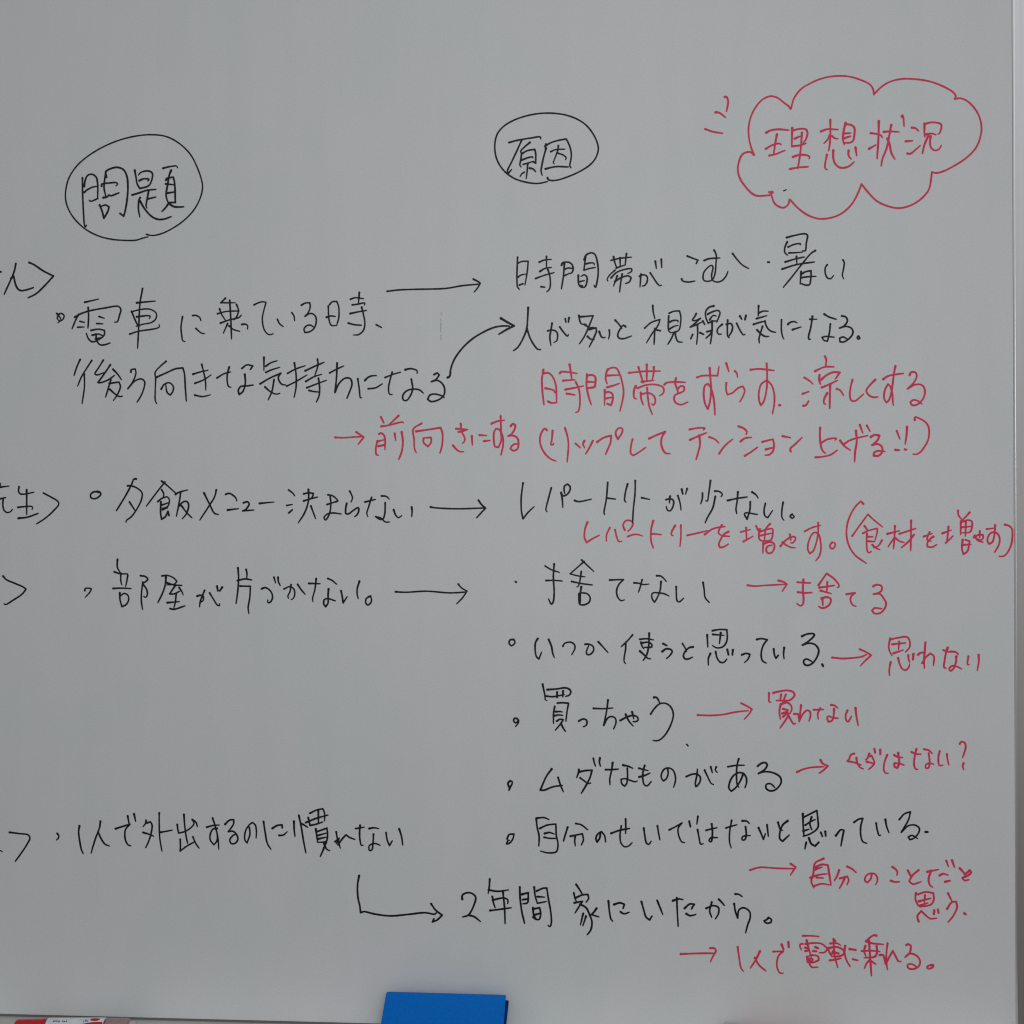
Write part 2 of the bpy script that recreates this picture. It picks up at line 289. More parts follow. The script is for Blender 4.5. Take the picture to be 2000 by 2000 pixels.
# kind, colour, width and strokes; coordinates in tenths of a millimetre across the board, right of and above its middle
INK = """
circle k 1.92 -|-4233 3213 -4168 3200 -4068 3216 -3938 3273 -3799 3364 -3679 3485 -3600 3631 -3575 3758 -3591 3846 -3641 3985 -3721 4134 -3861 4269 -4011 4346 -4181 4369 -4361 4357 -4562 4312 -4763 4232 -4934 4131 -5064 4020 -5155 3883 -5190 3756 -5194 3637 -5163 3528 -5092 3413 -4961 3288 -4810 3207 -4659 3165 -4498 3148 -4358 3148 -4278 3170 -4213 3186~
heading k 2.19 問|-4995 3881 -4993 3733 -4984 3535 -4966 3323 -4956 3308 -4946 3332/-4973 3782 -4963 3851 -4933 3909 -4883 3923 -4832 3888 -4814 3809 -4813 3651~/-4811 3641 -4861 3617 -4897 3608 -4914 3621/-4973 3713 -4932 3746 -4862 3775 -4817 3781/-4711 3886 -4717 3950 -4661 3983 -4581 3997 -4511 3971 -4470 3901 -4455 3773 -4464 3625 -4489 3478 -4504 3429 -4547 3461/-4717 3950 -4736 3807 -4736 3748 -4711 3649/-4766 3783 -4766 3803 -4661 3818 -4596 3820 -4575 3804 -4595 3783/-4746 3648 -4696 3657 -4681 3678 -4660 3668 -4560 3701/-4789 3562 -4760 3492 -4738 3408 -4690 3491 -4678 3540 -4720 3562 -4771 3546
heading k 2.19 題|-4375 3959 -4360 3880 -4345 3800 -4314 3746 -4204 3783 -4165 3915 -4195 3944 -4260 3947 -4310 3928 -4330 3904/-4320 3839 -4270 3858 -4205 3852 -4220 3833/-4404 3673 -4319 3697 -4229 3725 -4124 3733/-4209 3719 -4224 3641 -4239 3543 -4229 3518/-4209 3626 -4124 3646/-4309 3642 -4324 3613 -4329 3505 -4313 3416/-4309 3598 -4259 3514 -4178 3424 -4108 3388 -4028 3387 -3943 3415/-4040 3977 -3960 3995 -3880 3999 -3870 3981/-3945 3951 -3965 3902 -3984 3794 -4004 3657 -3984 3588/-4005 3839 -3995 3858 -3920 3872 -3905 3813 -3894 3577 -3974 3580/-4009 3795 -3909 3783/-3989 3688 -3904 3700/-3969 3578 -4009 3520 -4053 3476/-3969 3568 -3919 3533 -3869 3525 -3794 3526
circle k 1.92 -|403 3789 413 3768 453 3757 518 3762 611 3789 755 3848 885 3929 949 4007 978 4108 964 4180 921 4275 842 4377 741 4448 612 4498 504 4518 396 4525 287 4520 143 4493 13 4448 -89 4389 -161 4310 -190 4224 -196 4137 -183 4043 -147 3955 -81 3867 20 3792 128 3751 287 3726 403 3746~
heading k 1.98 原|-34 4198 56 4221 215 4245 323 4254 327 4232/110 4222 56 4103 -2 3981 -52 3873 -45 3848 -5 3891/204 4195 143 4145 99 4095 107 4073 96 3979 89 3940 103 3918/114 4070 172 4101 258 4115 269 4070 269 3958 237 3977/114 3997 179 4021 237 4029 237 4020/128 3946 179 3960 237 3977/179 3956 172 3869 161 3783/139 3856 114 3842 92 3809/201 3902 237 3894 269 3861
heading k 1.98 因|385 4173 377 4112/374 4148 432 4183 504 4207 615 4227 655 4143 673 4048 665 3976 655 3926 669 3897/388 4126 359 4025 338 3924 330 3867 343 3819/381 3891 496 3914 640 3908/439 4085 489 4106 601 4111/527 4152 518 4095 475 3980 469 3962 478 3945/511 4069 576 4047 615 4013 608 3992
cloud r 2.19 -|2719 4008 2696 4066 2668 4172 2659 4296 2683 4429 2739 4543 2815 4627 2899 4663 2975 4647 3050 4589 3115 4535 3125 4511 3162 4629 3238 4732 3350 4801 3491 4855 3659 4875 3781 4863 3893 4827 4004 4768 4036 4715 4044 4658 4116 4732 4210 4792 4340 4824 4507 4818 4664 4788 4803 4731 4913 4662 4939 4619 4927 4589 4996 4594 5079 4550 5171 4435 5214 4302 5211 4188 5160 4048 5058 3936 4920 3845 4799 3785 4725 3768 4675 3778 4665 3688 4642 3585 4567 3491 4456 3417 4317 3382 4178 3412 4066 3471 3983 3558 3904 3659 3871 3569 3824 3475 3767 3400 3674 3326 3562 3285 3440 3277 3319 3317 3207 3399 3113 3501 3094 3439 3047 3407 3000 3417 2944 3461 2916 3537 2911 3552/2719 4008 2682 4038 2635 4038 2587 4011 2550 3925 2540 3830 2568 3734 2634 3638 2700 3570 2756 3545 2831 3546 2911 3552/2888 3584 2930 3577 2916 3595 2911 3552
dash r 2.33 -|2395 4665 2414 4669 2433 4616 2414 4502
dash r 2.33 -|2291 4495 2333 4489 2404 4435
dash r 2.33 -|2177 4308 2267 4275 2371 4257
smudge k 1.37 -|3048 3597 3076 3609
heading r 2.33 理|2856 4254 2899 4277 2983 4289 3105 4277/2974 4232 2955 4128 2936 4004/2851 4073 2927 4114 3002 4129 3020 4117/2889 3996 2955 4009 3063 4051/3143 4301 3138 4096/3143 4272 3227 4289 3293 4283 3312 4245 3293 4169 3264 4131/3171 4181 3227 4204 3255 4208/3142 4096 3227 4104 3293 4126/3251 4246 3241 4113 3227 3980 3203 3842/3152 3976 3208 3994 3302 3993 3334 3973 3330 3954/3118 3841 3208 3856 3320 3862
heading r 2.33 想|3461 4256 3527 4279 3648 4273/3564 4383 3564 4230 3559 4126 3545 4036/3559 4211 3527 4155 3494 4122/3583 4201 3611 4177 3648 4170/3732 4346 3704 4218 3704 4152 3718 4104/3732 4332 3788 4323 3826 4296 3830 4225 3816 4149 3788 4126 3723 4123/3713 4227 3788 4231/3718 4175 3788 4197/3526 3993 3507 3899 3507 3841 3526 3827/3596 4040 3596 3954 3619 3887 3666 3848 3712 3843 3769 3861 3825 3907/3764 4036 3764 3979 3792 3941/3840 4068 3853 3978
heading r 2.33 状|4097 4357 4093 4172 4077 3940/4008 4226 4068 4216 4119 4200 4133 4176/3989 4051 4063 4092/4152 4238 4226 4241 4319 4233/4233 4312 4212 4199 4183 4057 4136 3935 4122 3859/4189 4161 4211 4113 4234 3999 4271 3932/4349 4404 4354 4421 4365 4395 4374 4295
heading r 2.33 況|4459 4279 4504 4269 4530 4240/4392 4127 4467 4132/4410 3991 4438 3986 4494 4027 4550 4078/4597 4319 4596 4210 4601 4172/4597 4314 4662 4332 4745 4325 4780 4306 4777 4254 4758 4207 4744 4202/4606 4200 4680 4208 4721 4193/4638 4181 4596 4087 4573 3988/4666 4180 4656 4105 4670 4048 4707 4019 4753 4032 4781 4074
note k 2.19 dot|-6000 2805 -5964 2801
note k 2.19 ん|-5785 2895 -5803 2809 -5923 2538/-5841 2723 -5809 2747 -5790 2660 -5758 2598 -5720 2579 -5657 2587 -5574 2612
note k 2.19 closing_bracket|-5626 2905 -5569 2880 -5455 2804 -5335 2744 -5442 2631 -5543 2540 -5637 2495
note k 1.98 bullet|-5295 2309 -5264 2271 -5245 2234 -5282 2198/-5279 2296 -5239 2308 -5207 2283 -5226 2234 -5263 2222 -5289 2253 -5279 2296~
note k 1.98 電|-4962 2435 -4798 2470/-5081 2263 -5012 2306/-5031 2294 -5062 2245 -5112 2128/-5031 2294 -4924 2330 -4735 2364 -4560 2381 -4534 2344 -4547 2289 -4578 2203 -4609 2201/-4921 2373 -4916 2268 -4923 2133/-5018 2214 -4967 2201/-5043 2146 -4967 2148/-4791 2267 -4729 2247/-4820 2187 -4747 2182/-4885 2108 -4797 2121 -4728 2106 -4728 2057 -4772 2014 -4872 1975 -4923 2022 -4942 2077/-4872 2052 -4797 2064 -4747 2045/-4828 2064 -4816 1984 -4778 1940 -4721 1940 -4659 1960/-4835 2009 -4747 2026
note k 1.98 車|-4347 2422 -4128 2440/-4278 2587 -4309 2409 -4321 2163 -4335 1894/-4407 2324 -4377 2250 -4327 2145/-4409 2318 -4296 2345 -4184 2344 -4115 2296 -4121 2235 -4171 2193 -4271 2173 -4352 2149/-4346 2260 -4196 2270 -4186 2260 -4199 2238/-4427 2060 -4333 2090 -4108 2125 -4077 2143 -4083 2167
note k 1.98 に|-3807 2256 -3824 2134 -3815 2036 -3802 1975 -3777 1968/-3687 2267 -3648 2269 -3604 2242 -3591 2208/-3650 2118 -3585 2064 -3545 2055
note k 1.98 乗|-3304 2463 -3360 2411 -3186 2409/-3254 2438 -3241 2224 -3231 1992/-3397 2285 -3297 2310 -3142 2315/-3372 2342 -3353 2287 -3303 2207/-3174 2389 -3151 2321 -3173 2248 -3204 2212/-3362 2177 -3260 2212 -3142 2242 -3118 2266/-3278 2170 -3303 2115 -3328 2060/-3262 2145 -3210 2102 -3136 2080
note k 1.98 っ|-3111 2159 -3068 2161 -3043 2143 -3047 2106
note k 1.98 て|-2969 2383 -2926 2404 -2864 2418 -2830 2409 -2852 2330 -2873 2221 -2851 2098 -2814 2049 -2783 2037 -2746 2049
note k 1.98 い|-2697 2213 -2673 2164 -2629 2129/-2529 2288 -2506 2253 -2496 2195
note k 1.98 る|-2418 2374 -2371 2398 -2322 2400 -2316 2349 -2346 2276 -2377 2246 -2309 2278 -2260 2251 -2245 2190 -2272 2105 -2334 2063 -2377 2060 -2389 2094 -2358 2136 -2309 2142 -2272 2117
note k 1.98 日|-2091 2377 -2064 2407 -2009 2412 -1988 2357 -1984 2236 -2009 2139/-2107 2359 -2103 2249 -2088 2164 -2070 2137 -2009 2136/-2128 2231 -2076 2246 -2025 2239
note k 1.98 寺|-1850 2435 -1795 2452 -1697 2439/-1748 2513 -1758 2391/-1831 2370 -1770 2377 -1684 2390 -1690 2366/-1853 2271 -1770 2288 -1666 2305/-1721 2342 -1703 2269 -1684 2160 -1702 2075 -1757 2029 -1816 2025/-1874 2162 -1806 2143 -1723 2136
note k 1.98 、|-1552 2140 -1491 2107
arrow k 1.98 -|-1427 2521 -1294 2535 -1112 2540 -929 2541 -747 2547 -566 2575 -370 2591/-439 2648 -393 2624 -361 2600 -393 2546 -431 2501
arrow k 2.46 -|-733 1530 -710 1544 -697 1629 -656 1738 -565 1864 -447 1971 -311 2051 -203 2096 -112 2111 -31 2110/-126 2199 -58 2157 23 2112 -58 2072 -149 2018
smudge g 0.96 -|-808 2269 -808 2242/-811 2197 -812 2174/-812 2151 -812 2124/-812 2111 -812 2088/-812 2074 -812 2052/-811 2015 -811 1993/-810 1984 -810 1957
note k 1.98 日|63 2890 58 2764 56 2637 63 2553 84 2526/63 2821 110 2842 184 2844 174 2730 147 2573/66 2663 100 2687 158 2699/84 2575 126 2589
note k 1.98 寺|310 2832 363 2854 447 2862/391 2896 391 2775/316 2726 373 2759 447 2771/268 2647 363 2681 478 2711/407 2746 426 2685 436 2601 426 2527 394 2493/329 2553 371 2547
note k 1.98 間|562 2794 573 2820 636 2828 678 2803 693 2745 672 2703 646 2698/594 2809 583 2673 560 2526/594 2746 636 2761 688 2755/592 2675 625 2688 648 2701/835 2880 819 2859/819 2854 835 2901 898 2931 939 2910 966 2825 976 2720 965 2615 944 2537 929 2563/830 2859 814 2733 877 2753 945 2763/840 2806 887 2816 929 2810 931 2792/751 2676 756 2576 782 2544 824 2544 847 2596 847 2659 819 2682 782 2665/756 2602 819 2617/777 2560 795 2556
note k 1.98 帯|1122 2842 1221 2864 1352 2875/1148 2881 1164 2812 1185 2754/1221 2869 1223 2770/1294 2915 1286 2853 1279 2785/1179 2754 1279 2788/1164 2730 1106 2677 1075 2625 1085 2609/1122 2645 1179 2702 1273 2737 1351 2742 1351 2715 1307 2690/1190 2665 1148 2550/1164 2602 1232 2644 1315 2664 1346 2642 1325 2595 1284 2578/1245 2685 1226 2570 1216 2481
note k 1.98 が|1456 2683 1445 2536/1440 2657 1482 2674 1523 2656 1528 2609 1502 2556 1471 2546/1560 2694 1596 2639 1637 2576 1668 2549 1687 2554/1617 2825 1629 2743/1684 2847 1689 2753
note k 1.98 こ|1976 2878 2054 2846 2093 2832 2075 2794/1911 2622 1924 2599 1992 2586 2059 2597
note k 1.98 む|2163 2826 2209 2844 2338 2853/2274 2941 2297 2887 2294 2783 2281 2668 2250 2606 2198 2591 2157 2607 2155 2680 2188 2732 2245 2771 2261 2752 2245 2658 2255 2605 2302 2582 2364 2599 2410 2656 2428 2703
note k 1.98 へ|2480 2900 2539 2821 2591 2768 2658 2729
note k 1.98 dot|2871 2798 2887 2798
note k 1.98 暑|3080 3072 3167 3094 3280 3111 3308 3097 3295 2998 3284 2920 3253 2921/3085 3022 3059 2960 3059 2903 3089 2874/3095 2965 3167 2995 3233 2999 3228 2987/3105 2899 3187 2901 3253 2905/3064 2798 3166 2828 3274 2851/3187 2859 3192 2771/3028 2719 3187 2766 3386 2794/3397 2922 3351 2893 3238 2760 3125 2616 3040 2513/3238 2687 3227 2547/3238 2656 3289 2686 3348 2696 3345 2613 3329 2540 3288 2536 3232 2557/3237 2619 3309 2629 3403 2633
note k 1.98 い|3526 2761 3504 2725 3508 2652 3534 2609 3565 2605 3597 2641/3698 2814 3713 2785 3703 2702 3692 2640 3707 2600
note k 2.05 人|184 2317 177 2191 166 2075 116 1949 63 1865 16 1829/168 2080 211 1959 263 1874 295 1842 326 1840
note k 2.05 が|454 2137 442 2062 429 1978 442 1885/405 2051 452 2061 505 2040 517 1987 505 1935 475 1919/541 2094 588 2029 630 1988 638 2007/604 2186 610 2149/646 2198 639 2149
note k 2.05 多|758 2221 767 2163 788 2126 840 2121/782 2207 918 2217 871 2099 819 1984 764 1901/819 2121 861 2089/871 2063 892 2083 923 2083/876 2063 950 2080 955 2046 923 1962 873 1863/855 1984 892 1952 929 1947
note k 2.05 い|986 2037 1012 1977 1033 1967 1054 1972/1099 2053 1103 2013 1092 1953
note k 2.05 と|1166 2165 1205 2122 1242 2070/1283 2090 1257 2106 1216 2054 1195 2002 1205 1965 1257 1954 1351 1985
note k 2.05 示|1588 2325 1592 2260 1611 2176/1497 2072 1570 2134 1668 2167 1647 2102 1580 2009 1517 1905/1611 2066 1606 1967 1602 1888/1616 2055 1673 2039
note k 2.05 見|1767 2206 1762 2132 1767 2038 1789 2015/1772 2237 1819 2257 1886 2262 1902 2194 1881 2048 1850 2027 1793 2017/1777 2138 1819 2155 1870 2152 1870 2137/1777 2059 1819 2085 1870 2100/1824 2017 1792 1944 1756 1887/1839 2027 1844 1975 1870 1917 1917 1909
note k 2.05 線|2074 2229 2048 2182 2028 2156 2059 2150 2121 2176 2053 2114 2007 2078 2074 2103 2147 2139/2147 2144 2167 2108/2087 2108 2089 2004 2077 1884/2033 1994 2012 1947/2115 2014 2155 1995/2269 2313 2219 2300 2180 2254 2180 2191 2203 2123/2203 2222 2240 2242 2317 2262 2338 2241 2322 2179 2301 2132/2224 2159 2260 2206 2296 2200/2208 2123 2260 2143 2312 2143/2250 2143 2248 2013 2231 1888/2193 2024 2250 2039 2234 2003 2182 1951/2363 2106 2317 2064 2306 2023 2322 1996 2353 1996
note k 2.05 が|2423 2152 2420 2042 2425 1969 2440 1954/2410 2105 2456 2115 2477 2084 2471 2032 2440 1975/2523 2116 2564 2031 2600 1983 2616 1991/2559 2197 2580 2161/2626 2202 2616 2155
note k 2.05 気|2767 2310 2763 2195/2775 2232 2817 2249 2873 2248/2744 2166 2837 2192 2858 2199/2711 2102 2775 2122 2837 2137/2837 2137 2849 2090 2878 2043 2919 2017 2955 2011/2811 2078 2785 1997 2770 1935 2775 1893/2749 2039 2795 1992 2837 1966 2878 1965
note k 2.05 に|3020 2151 3019 2037 3031 1964 3047 1932/3091 2098 3114 2119 3160 2129 3191 2116/3142 2038 3237 2068
note k 2.05 な|3334 2153 3411 2152/3362 2184 3344 2065 3318 1951 3323 1928 3339 1930/3492 2208 3543 2177 3623 2150/3559 2099 3548 2000 3527 1907 3492 1913 3466 1949 3502 1959 3602 1950
note k 2.05 る|3686 2186 3727 2175 3747 2133 3706 2071 3660 2051 3727 2069 3788 2050 3808 2008 3788 1957 3706 1895 3665 1898 3660 1937 3696 1952 3747 1926
note k 2.05 。|3867 1958 3854 1941 3867 1925 3884 1937 3871 1958~
note k 2.05 後|-5015 1770 -5056 1679 -5086 1586/-4877 1758 -4937 1667 -4996 1574 -5043 1463/-4966 1603 -4962 1468 -4989 1258/-4740 1761 -4793 1677 -4838 1602 -4817 1590 -4722 1619/-4656 1706 -4733 1595 -4802 1502 -4769 1500 -4674 1536 -4608 1583/-4624 1653 -4567 1594 -4525 1533/-4650 1534 -4673 1455 -4711 1332/-4668 1490 -4554 1506 -4536 1454 -4578 1349 -4619 1293/-4661 1422 -4590 1361 -4542 1337 -4512 1343
note k 2.05 ろ|-4412 1619 -4412 1645 -4365 1657 -4353 1616 -4388 1511 -4449 1428 -4364 1517 -4293 1540 -4251 1510 -4257 1440 -4292 1347 -4340 1270
note k 2.05 向|-3999 1741 -4068 1683 -4127 1614 -4121 1544 -4126 1393 -4124 1288 -4108 1253/-4115 1556 -3985 1613 -3890 1653 -3801 1664 -3783 1600 -3771 1425 -3759 1280/-4055 1421 -4020 1474 -3961 1494 -3913 1450 -3919 1391 -3948 1351 -3984 1380 -4002 1473
note k 2.05 き|-3683 1590 -3594 1616 -3506 1635/-3659 1485 -3559 1523 -3470 1580/-3580 1703 -3559 1621 -3535 1505 -3532 1406/-3662 1349 -3570 1331 -3476 1351
note k 2.05 な|-3400 1545 -3323 1591 -3241 1613/-3258 1668 -3278 1596 -3282 1515 -3264 1445 -3238 1436/-3109 1653 -3053 1693 -2982 1681 -3011 1640/-3076 1583 -3070 1479 -3099 1386 -3140 1352 -3152 1398 -3123 1444 -3052 1450 -2976 1461
note k 2.05 気|-2853 1778 -2853 1629/-2831 1676 -2773 1714 -2699 1738/-2831 1605 -2760 1635 -2668 1662/-2896 1474 -2785 1538 -2655 1594 -2686 1543 -2649 1470 -2600 1457/-2735 1521 -2760 1385 -2803 1288/-2840 1437 -2772 1379 -2710 1354 -2667 1363
note k 2.05 持|-2578 1591 -2489 1639 -2372 1678/-2499 1710 -2479 1578 -2479 1432 -2501 1317/-2587 1445 -2477 1499 -2351 1573/-2372 1620 -2268 1668 -2155 1715/-2231 1752 -2225 1685 -2262 1564/-2366 1498 -2268 1552 -2182 1578/-2354 1425 -2243 1467 -2127 1509/-2219 1533 -2206 1430 -2212 1333 -2243 1260/-2329 1394 -2280 1382 -2218 1375
note k 2.05 ち|-2090 1593 -2010 1635 -1928 1671/-2004 1706 -2010 1550 -2028 1368 -1985 1465 -1912 1531 -1851 1525 -1832 1464 -1863 1367 -1890 1301
note k 2.05 に|-1765 1524 -1747 1403 -1734 1306 -1719 1306/-1682 1505 -1643 1541 -1594 1557 -1552 1557/-1645 1408 -1557 1420 -1482 1464
note k 2.05 な|-1450 1536 -1362 1570 -1271 1596/-1369 1596 -1393 1509 -1411 1413 -1399 1346 -1368 1340/-1219 1623 -1156 1635 -1083 1610 -1083 1580/-1149 1514 -1134 1399 -1167 1314 -1204 1272 -1240 1278 -1247 1327 -1204 1381 -1131 1401 -1058 1392 -1012 1356
note k 2.05 る|-888 1566 -852 1584 -830 1560 -864 1512 -919 1484 -852 1499 -791 1457 -767 1396 -779 1324 -840 1276 -924 1258 -961 1283 -937 1331 -876 1343 -779 1312 -773 1302
note r 2.26 日|356 1611 340 1509 346 1353 362 1215/358 1569 412 1575 460 1532 496 1436 506 1238/379 1401 472 1376 487 1349/410 1250 448 1234 508 1238
note r 2.26 寺|542 1570 556 1585 640 1581 736 1566/652 1669 666 1579 678 1495/578 1486 712 1494/606 1385 712 1404 807 1424/721 1470 754 1398 769 1290 765 1194 747 1134 721 1125/618 1339 712 1323
note r 2.26 間|849 1553 843 1433 867 1301 897 1211/849 1541 903 1547 939 1529 945 1481 927 1409 867 1400 945 1415/855 1472 933 1466/1082 1611 1064 1564 1060 1492 1076 1446/1076 1600 1118 1626 1177 1623 1213 1563 1243 1467 1260 1359 1249 1263 1219 1138/1076 1540 1213 1545/1076 1408 1141 1425 1213 1449/1048 1378 1046 1205/1052 1348 1094 1354 1135 1330 1135 1252 1117 1204 1076 1222/1052 1279 1135 1294
note r 2.26 帯|1320 1568 1487 1584 1671 1585/1427 1633 1451 1549 1481 1453/1520 1662 1520 1477/1599 1631 1596 1560 1581 1488/1463 1467 1599 1482/1397 1418 1379 1382 1379 1286 1403 1274/1415 1394 1510 1429 1617 1434 1700 1404 1712 1368 1700 1332 1662 1308/1451 1346 1457 1274 1480 1206/1463 1328 1546 1339 1605 1297 1614 1237 1593 1201 1575 1219/1524 1399 1534 1273 1551 1178 1581 1100
note r 2.26 を|1718 1433 1736 1451 1830 1462 1951 1456/1848 1504 1836 1462 1860 1379 1872 1337/1868 1385 1901 1417 1937 1408 1937 1366 1889 1337 1842 1319 1824 1278 1842 1230 1901 1206 1978 1235
note r 2.26 ず|2081 1511 2138 1529 2232 1531 2309 1528 2327 1632/2223 1615 2232 1483 2238 1388 2226 1245 2202 1156 2173 1210 2155 1329 2173 1424 2203 1438 2232 1400 2267 1269 2281 1090/2407 1667 2435 1577
note r 2.26 ら|2502 1579 2525 1553 2531 1511/2408 1447 2404 1375 2419 1316 2472 1333 2543 1392 2590 1407 2611 1362 2590 1291 2557 1234
note r 2.26 す|2678 1593 2766 1601 2937 1583/2855 1661 2860 1538 2854 1372 2819 1230 2789 1194 2772 1242 2768 1337 2796 1432 2854 1473 2901 1431 2936 1336 2939 1217 2918 1099
note r 2.26 dot|2993 1193 3003 1193
note r 2.26 涼|3272 1500 3328 1464 3366 1428/3252 1320 3319 1343/3258 1186 3287 1191 3318 1239/3498 1737 3513 1699 3506 1628/3389 1572 3492 1617 3597 1619/3439 1528 3433 1475 3447 1427/3454 1475 3527 1533 3597 1559 3661 1554 3614 1485/3462 1389 3527 1415 3637 1468/3556 1427 3552 1296 3549 1154/3521 1323 3489 1261 3485 1214 3503 1202/3626 1373 3666 1355 3701 1298
note r 2.26 し|3800 1472 3780 1390 3771 1295 3788 1242 3829 1236 3875 1271 3920 1312
note r 2.26 く|4050 1471 3992 1412 3951 1347 3980 1300 4026 1276 4079 1279
note r 2.26 す|4137 1476 4190 1511 4271 1528 4358 1539/4271 1622 4253 1528 4230 1351 4200 1245 4171 1216 4148 1257 4154 1352 4189 1422 4212 1399 4235 1316 4241 1233 4247 1186
note r 2.26 る|4427 1521 4439 1550 4485 1552 4504 1514 4473 1438 4403 1368 4490 1414 4559 1408 4592 1349 4571 1255 4501 1190 4449 1187 4432 1220 4467 1244 4518 1231 4559 1198
arrow r 2.19 -|-2026 854 -1928 850 -1806 858 -1708 862/-1781 914 -1696 855 -1757 777
note r 2.26 前|-1498 1085 -1464 1018/-1296 1098 -1354 1042 -1409 993/-1495 978 -1427 987 -1245 1025 -1239 1017/-1537 812 -1555 734 -1549 655 -1527 649/-1519 891 -1501 901 -1464 879 -1449 806 -1452 715/-1537 806 -1464 824/-1527 752 -1464 764/-1340 896 -1327 818/-1259 912 -1245 805 -1257 696 -1291 602
note r 2.26 向|-1032 1010 -1126 944 -1117 829 -1111 720 -1093 678/-1093 919 -965 937 -814 960 -793 900 -795 767 -820 671/-1008 840 -1008 792 -959 746 -923 792 -923 850 -1008 843
note r 2.26 き|-636 947 -505 937/-608 911 -565 917 -507 937/-584 1005 -572 911 -541 851 -541 802 -565 781/-672 757 -626 706 -584 684 -551 688
note r 2.26 に|-457 862 -451 760/-370 874 -288 868/-318 804 -249 813
note r 2.26 す|-233 1003 -167 1030 -85 1041/-129 1087 -125 921 -125 801 -155 735 -191 741 -206 813 -203 909 -179 948 -143 933 -107 861 -101 765 -125 647
note r 2.26 る|-13 975 7 999 38 986 32 944 -5 884 -44 861 13 866 62 836 74 776 62 716 19 694 -17 716 -5 746 32 770 76 770
note r 2.26 bracket|396 925 372 945 336 901 316 823 330 739 378 655 438 601 498 576
note r 2.26 リ|460 918 450 810 441 760 468 762 472 777/600 948 627 858 639 762 624 564
note r 2.26 ッ|719 773 773 725/819 803 803 767 821 725/914 803 881 737 833 656
note r 2.26 プ|962 790 1036 838 1119 862 1113 784 1089 724 1057 652/1197 825 1173 867 1179 921 1215 948 1244 939 1244 897 1214 849 1197 819
note r 2.26 し|1360 819 1343 747 1339 663 1363 639 1416 663 1506 726
note r 2.26 て|1547 827 1630 865 1727 903 1689 841 1680 770 1701 698 1731 660 1778 656
note r 2.26 テ|1997 926 2080 941 2169 940 2151 920/2003 810 2080 845 2186 889/2106 857 2113 756 2091 661 2070 592
note r 2.26 ン|2216 841 2280 815 2322 773/2327 654 2363 708 2410 761 2475 814
note r 2.26 シ|2542 959 2601 935 2634 897 2626 867/2565 790 2612 825 2685 835/2612 629 2671 665 2753 724
note r 2.26 ョ|2806 783 2871 801 2923 812 2935 753 2923 682 2882 640 2835 635/2845 700 2929 720
note r 2.26 ン|3029 847 3117 829/3119 675 3114 705 3163 752 3245 832
note r 2.26 上|3444 938 3441 857 3449 751 3472 680 3501 654/3461 772 3525 810 3624 819 3607 800/3391 609 3466 615 3560 638 3632 689
note r 2.26 げ|3663 795 3711 732 3775 688/3706 756 3770 797 3863 826 3967 849/3837 903 3845 785 3827 667 3821 558/3880 968 3912 879/3956 962 3991 896
note r 2.26 る|4000 834 4043 857 4095 849 4072 796 4013 743 4077 754 4120 725 4123 666 4083 625 4030 625 4036 660 4083 678 4152 672
note r 2.26 !!|4283 899 4317 809/4268 689 4309 686/4396 945 4390 853 4375 753/4370 694 4386 691
note r 2.26 bracket|4480 1020 4483 1051 4547 1029 4610 982 4636 911 4627 805 4586 723 4534 658 4494 639 4459 641
note k 2.12 先|-5989 288 -5856 304/-5964 331 -5967 294/-5982 146 -5944 161 -5894 171/-5925 158 -5928 72 -5910 17 -5874 -4 -5842 4 -5813 33
note k 2.12 生|-5736 296 -5742 244 -5723 214 -5679 210 -5559 232/-5645 259 -5644 -29/-5748 57 -5659 66 -5583 66 -5573 53 -5580 32/-5741 -70 -5634 -57 -5507 -14
note k 2.12 closing_bracket|-5445 222 -5344 170 -5275 127 -5262 94 -5331 10 -5431 -76 -5526 -135
note k 2.05 bullet|-4785 231 -4841 237 -4885 206 -4881 169 -4841 155 -4791 175 -4763 212 -4791 241 -4841 237~
note k 2.05 夕|-4347 383 -4372 383 -4403 316 -4477 181 -4580 16/-4447 304 -4403 304 -4328 273 -4278 224 -4284 144 -4339 34 -4402 -52 -4464 -100 -4464 -119/-4425 117 -4377 46 -4358 16
note k 2.05 飯|-4047 358 -3991 315 -3872 211/-4010 346 -4103 230 -4227 68/-4047 260 -4022 211 -4028 168/-4090 122 -4053 154 -3978 175 -3956 144 -3971 71 -4003 52 -4040 46/-4055 120 -4058 -15 -4046 -82 -4002 -52 -3971 10 -3959 -39/-4040 83 -3972 107/-4034 28 -3978 52/-3885 205 -3841 229 -3742 256/-3823 223 -3841 107 -3872 -46/-3841 71 -3791 119 -3748 122 -3729 83 -3753 -15 -3803 -76/-3810 71 -3754 -3 -3691 -64
note k 2.05 メ|-3406 256 -3424 180 -3499 58 -3598 -91/-3549 219 -3486 95 -3424 -15 -3381 -27
note k 2.05 ニ|-3297 204 -3257 216 -3208 192 -3177 161 -3167 129/-3273 24 -3146 40
note k 2.05 ュ|-3088 107 -3041 119 -3022 94 -3065 27 -3096 15 -2966 24
note k 2.05 ー|-2902 100 -2732 116
note k 2.05 決|-2563 254 -2511 213 -2492 185/-2584 76 -2520 88/-2560 -9 -2520 27/-2388 209 -2327 221 -2277 213 -2284 179 -2308 154/-2388 128 -2302 154 -2228 172/-2333 258 -2333 130 -2375 -3 -2449 -122/-2304 69 -2277 -3 -2250 -74
note k 2.05 ま|-2108 197 -2057 188 -2002 142 -1995 124 -2020 112/-2118 87 -2057 106 -1989 130/-2081 190 -2075 69 -2093 -28 -2136 -91 -2152 -64 -2124 -28 -2056 -10 -1952 -22
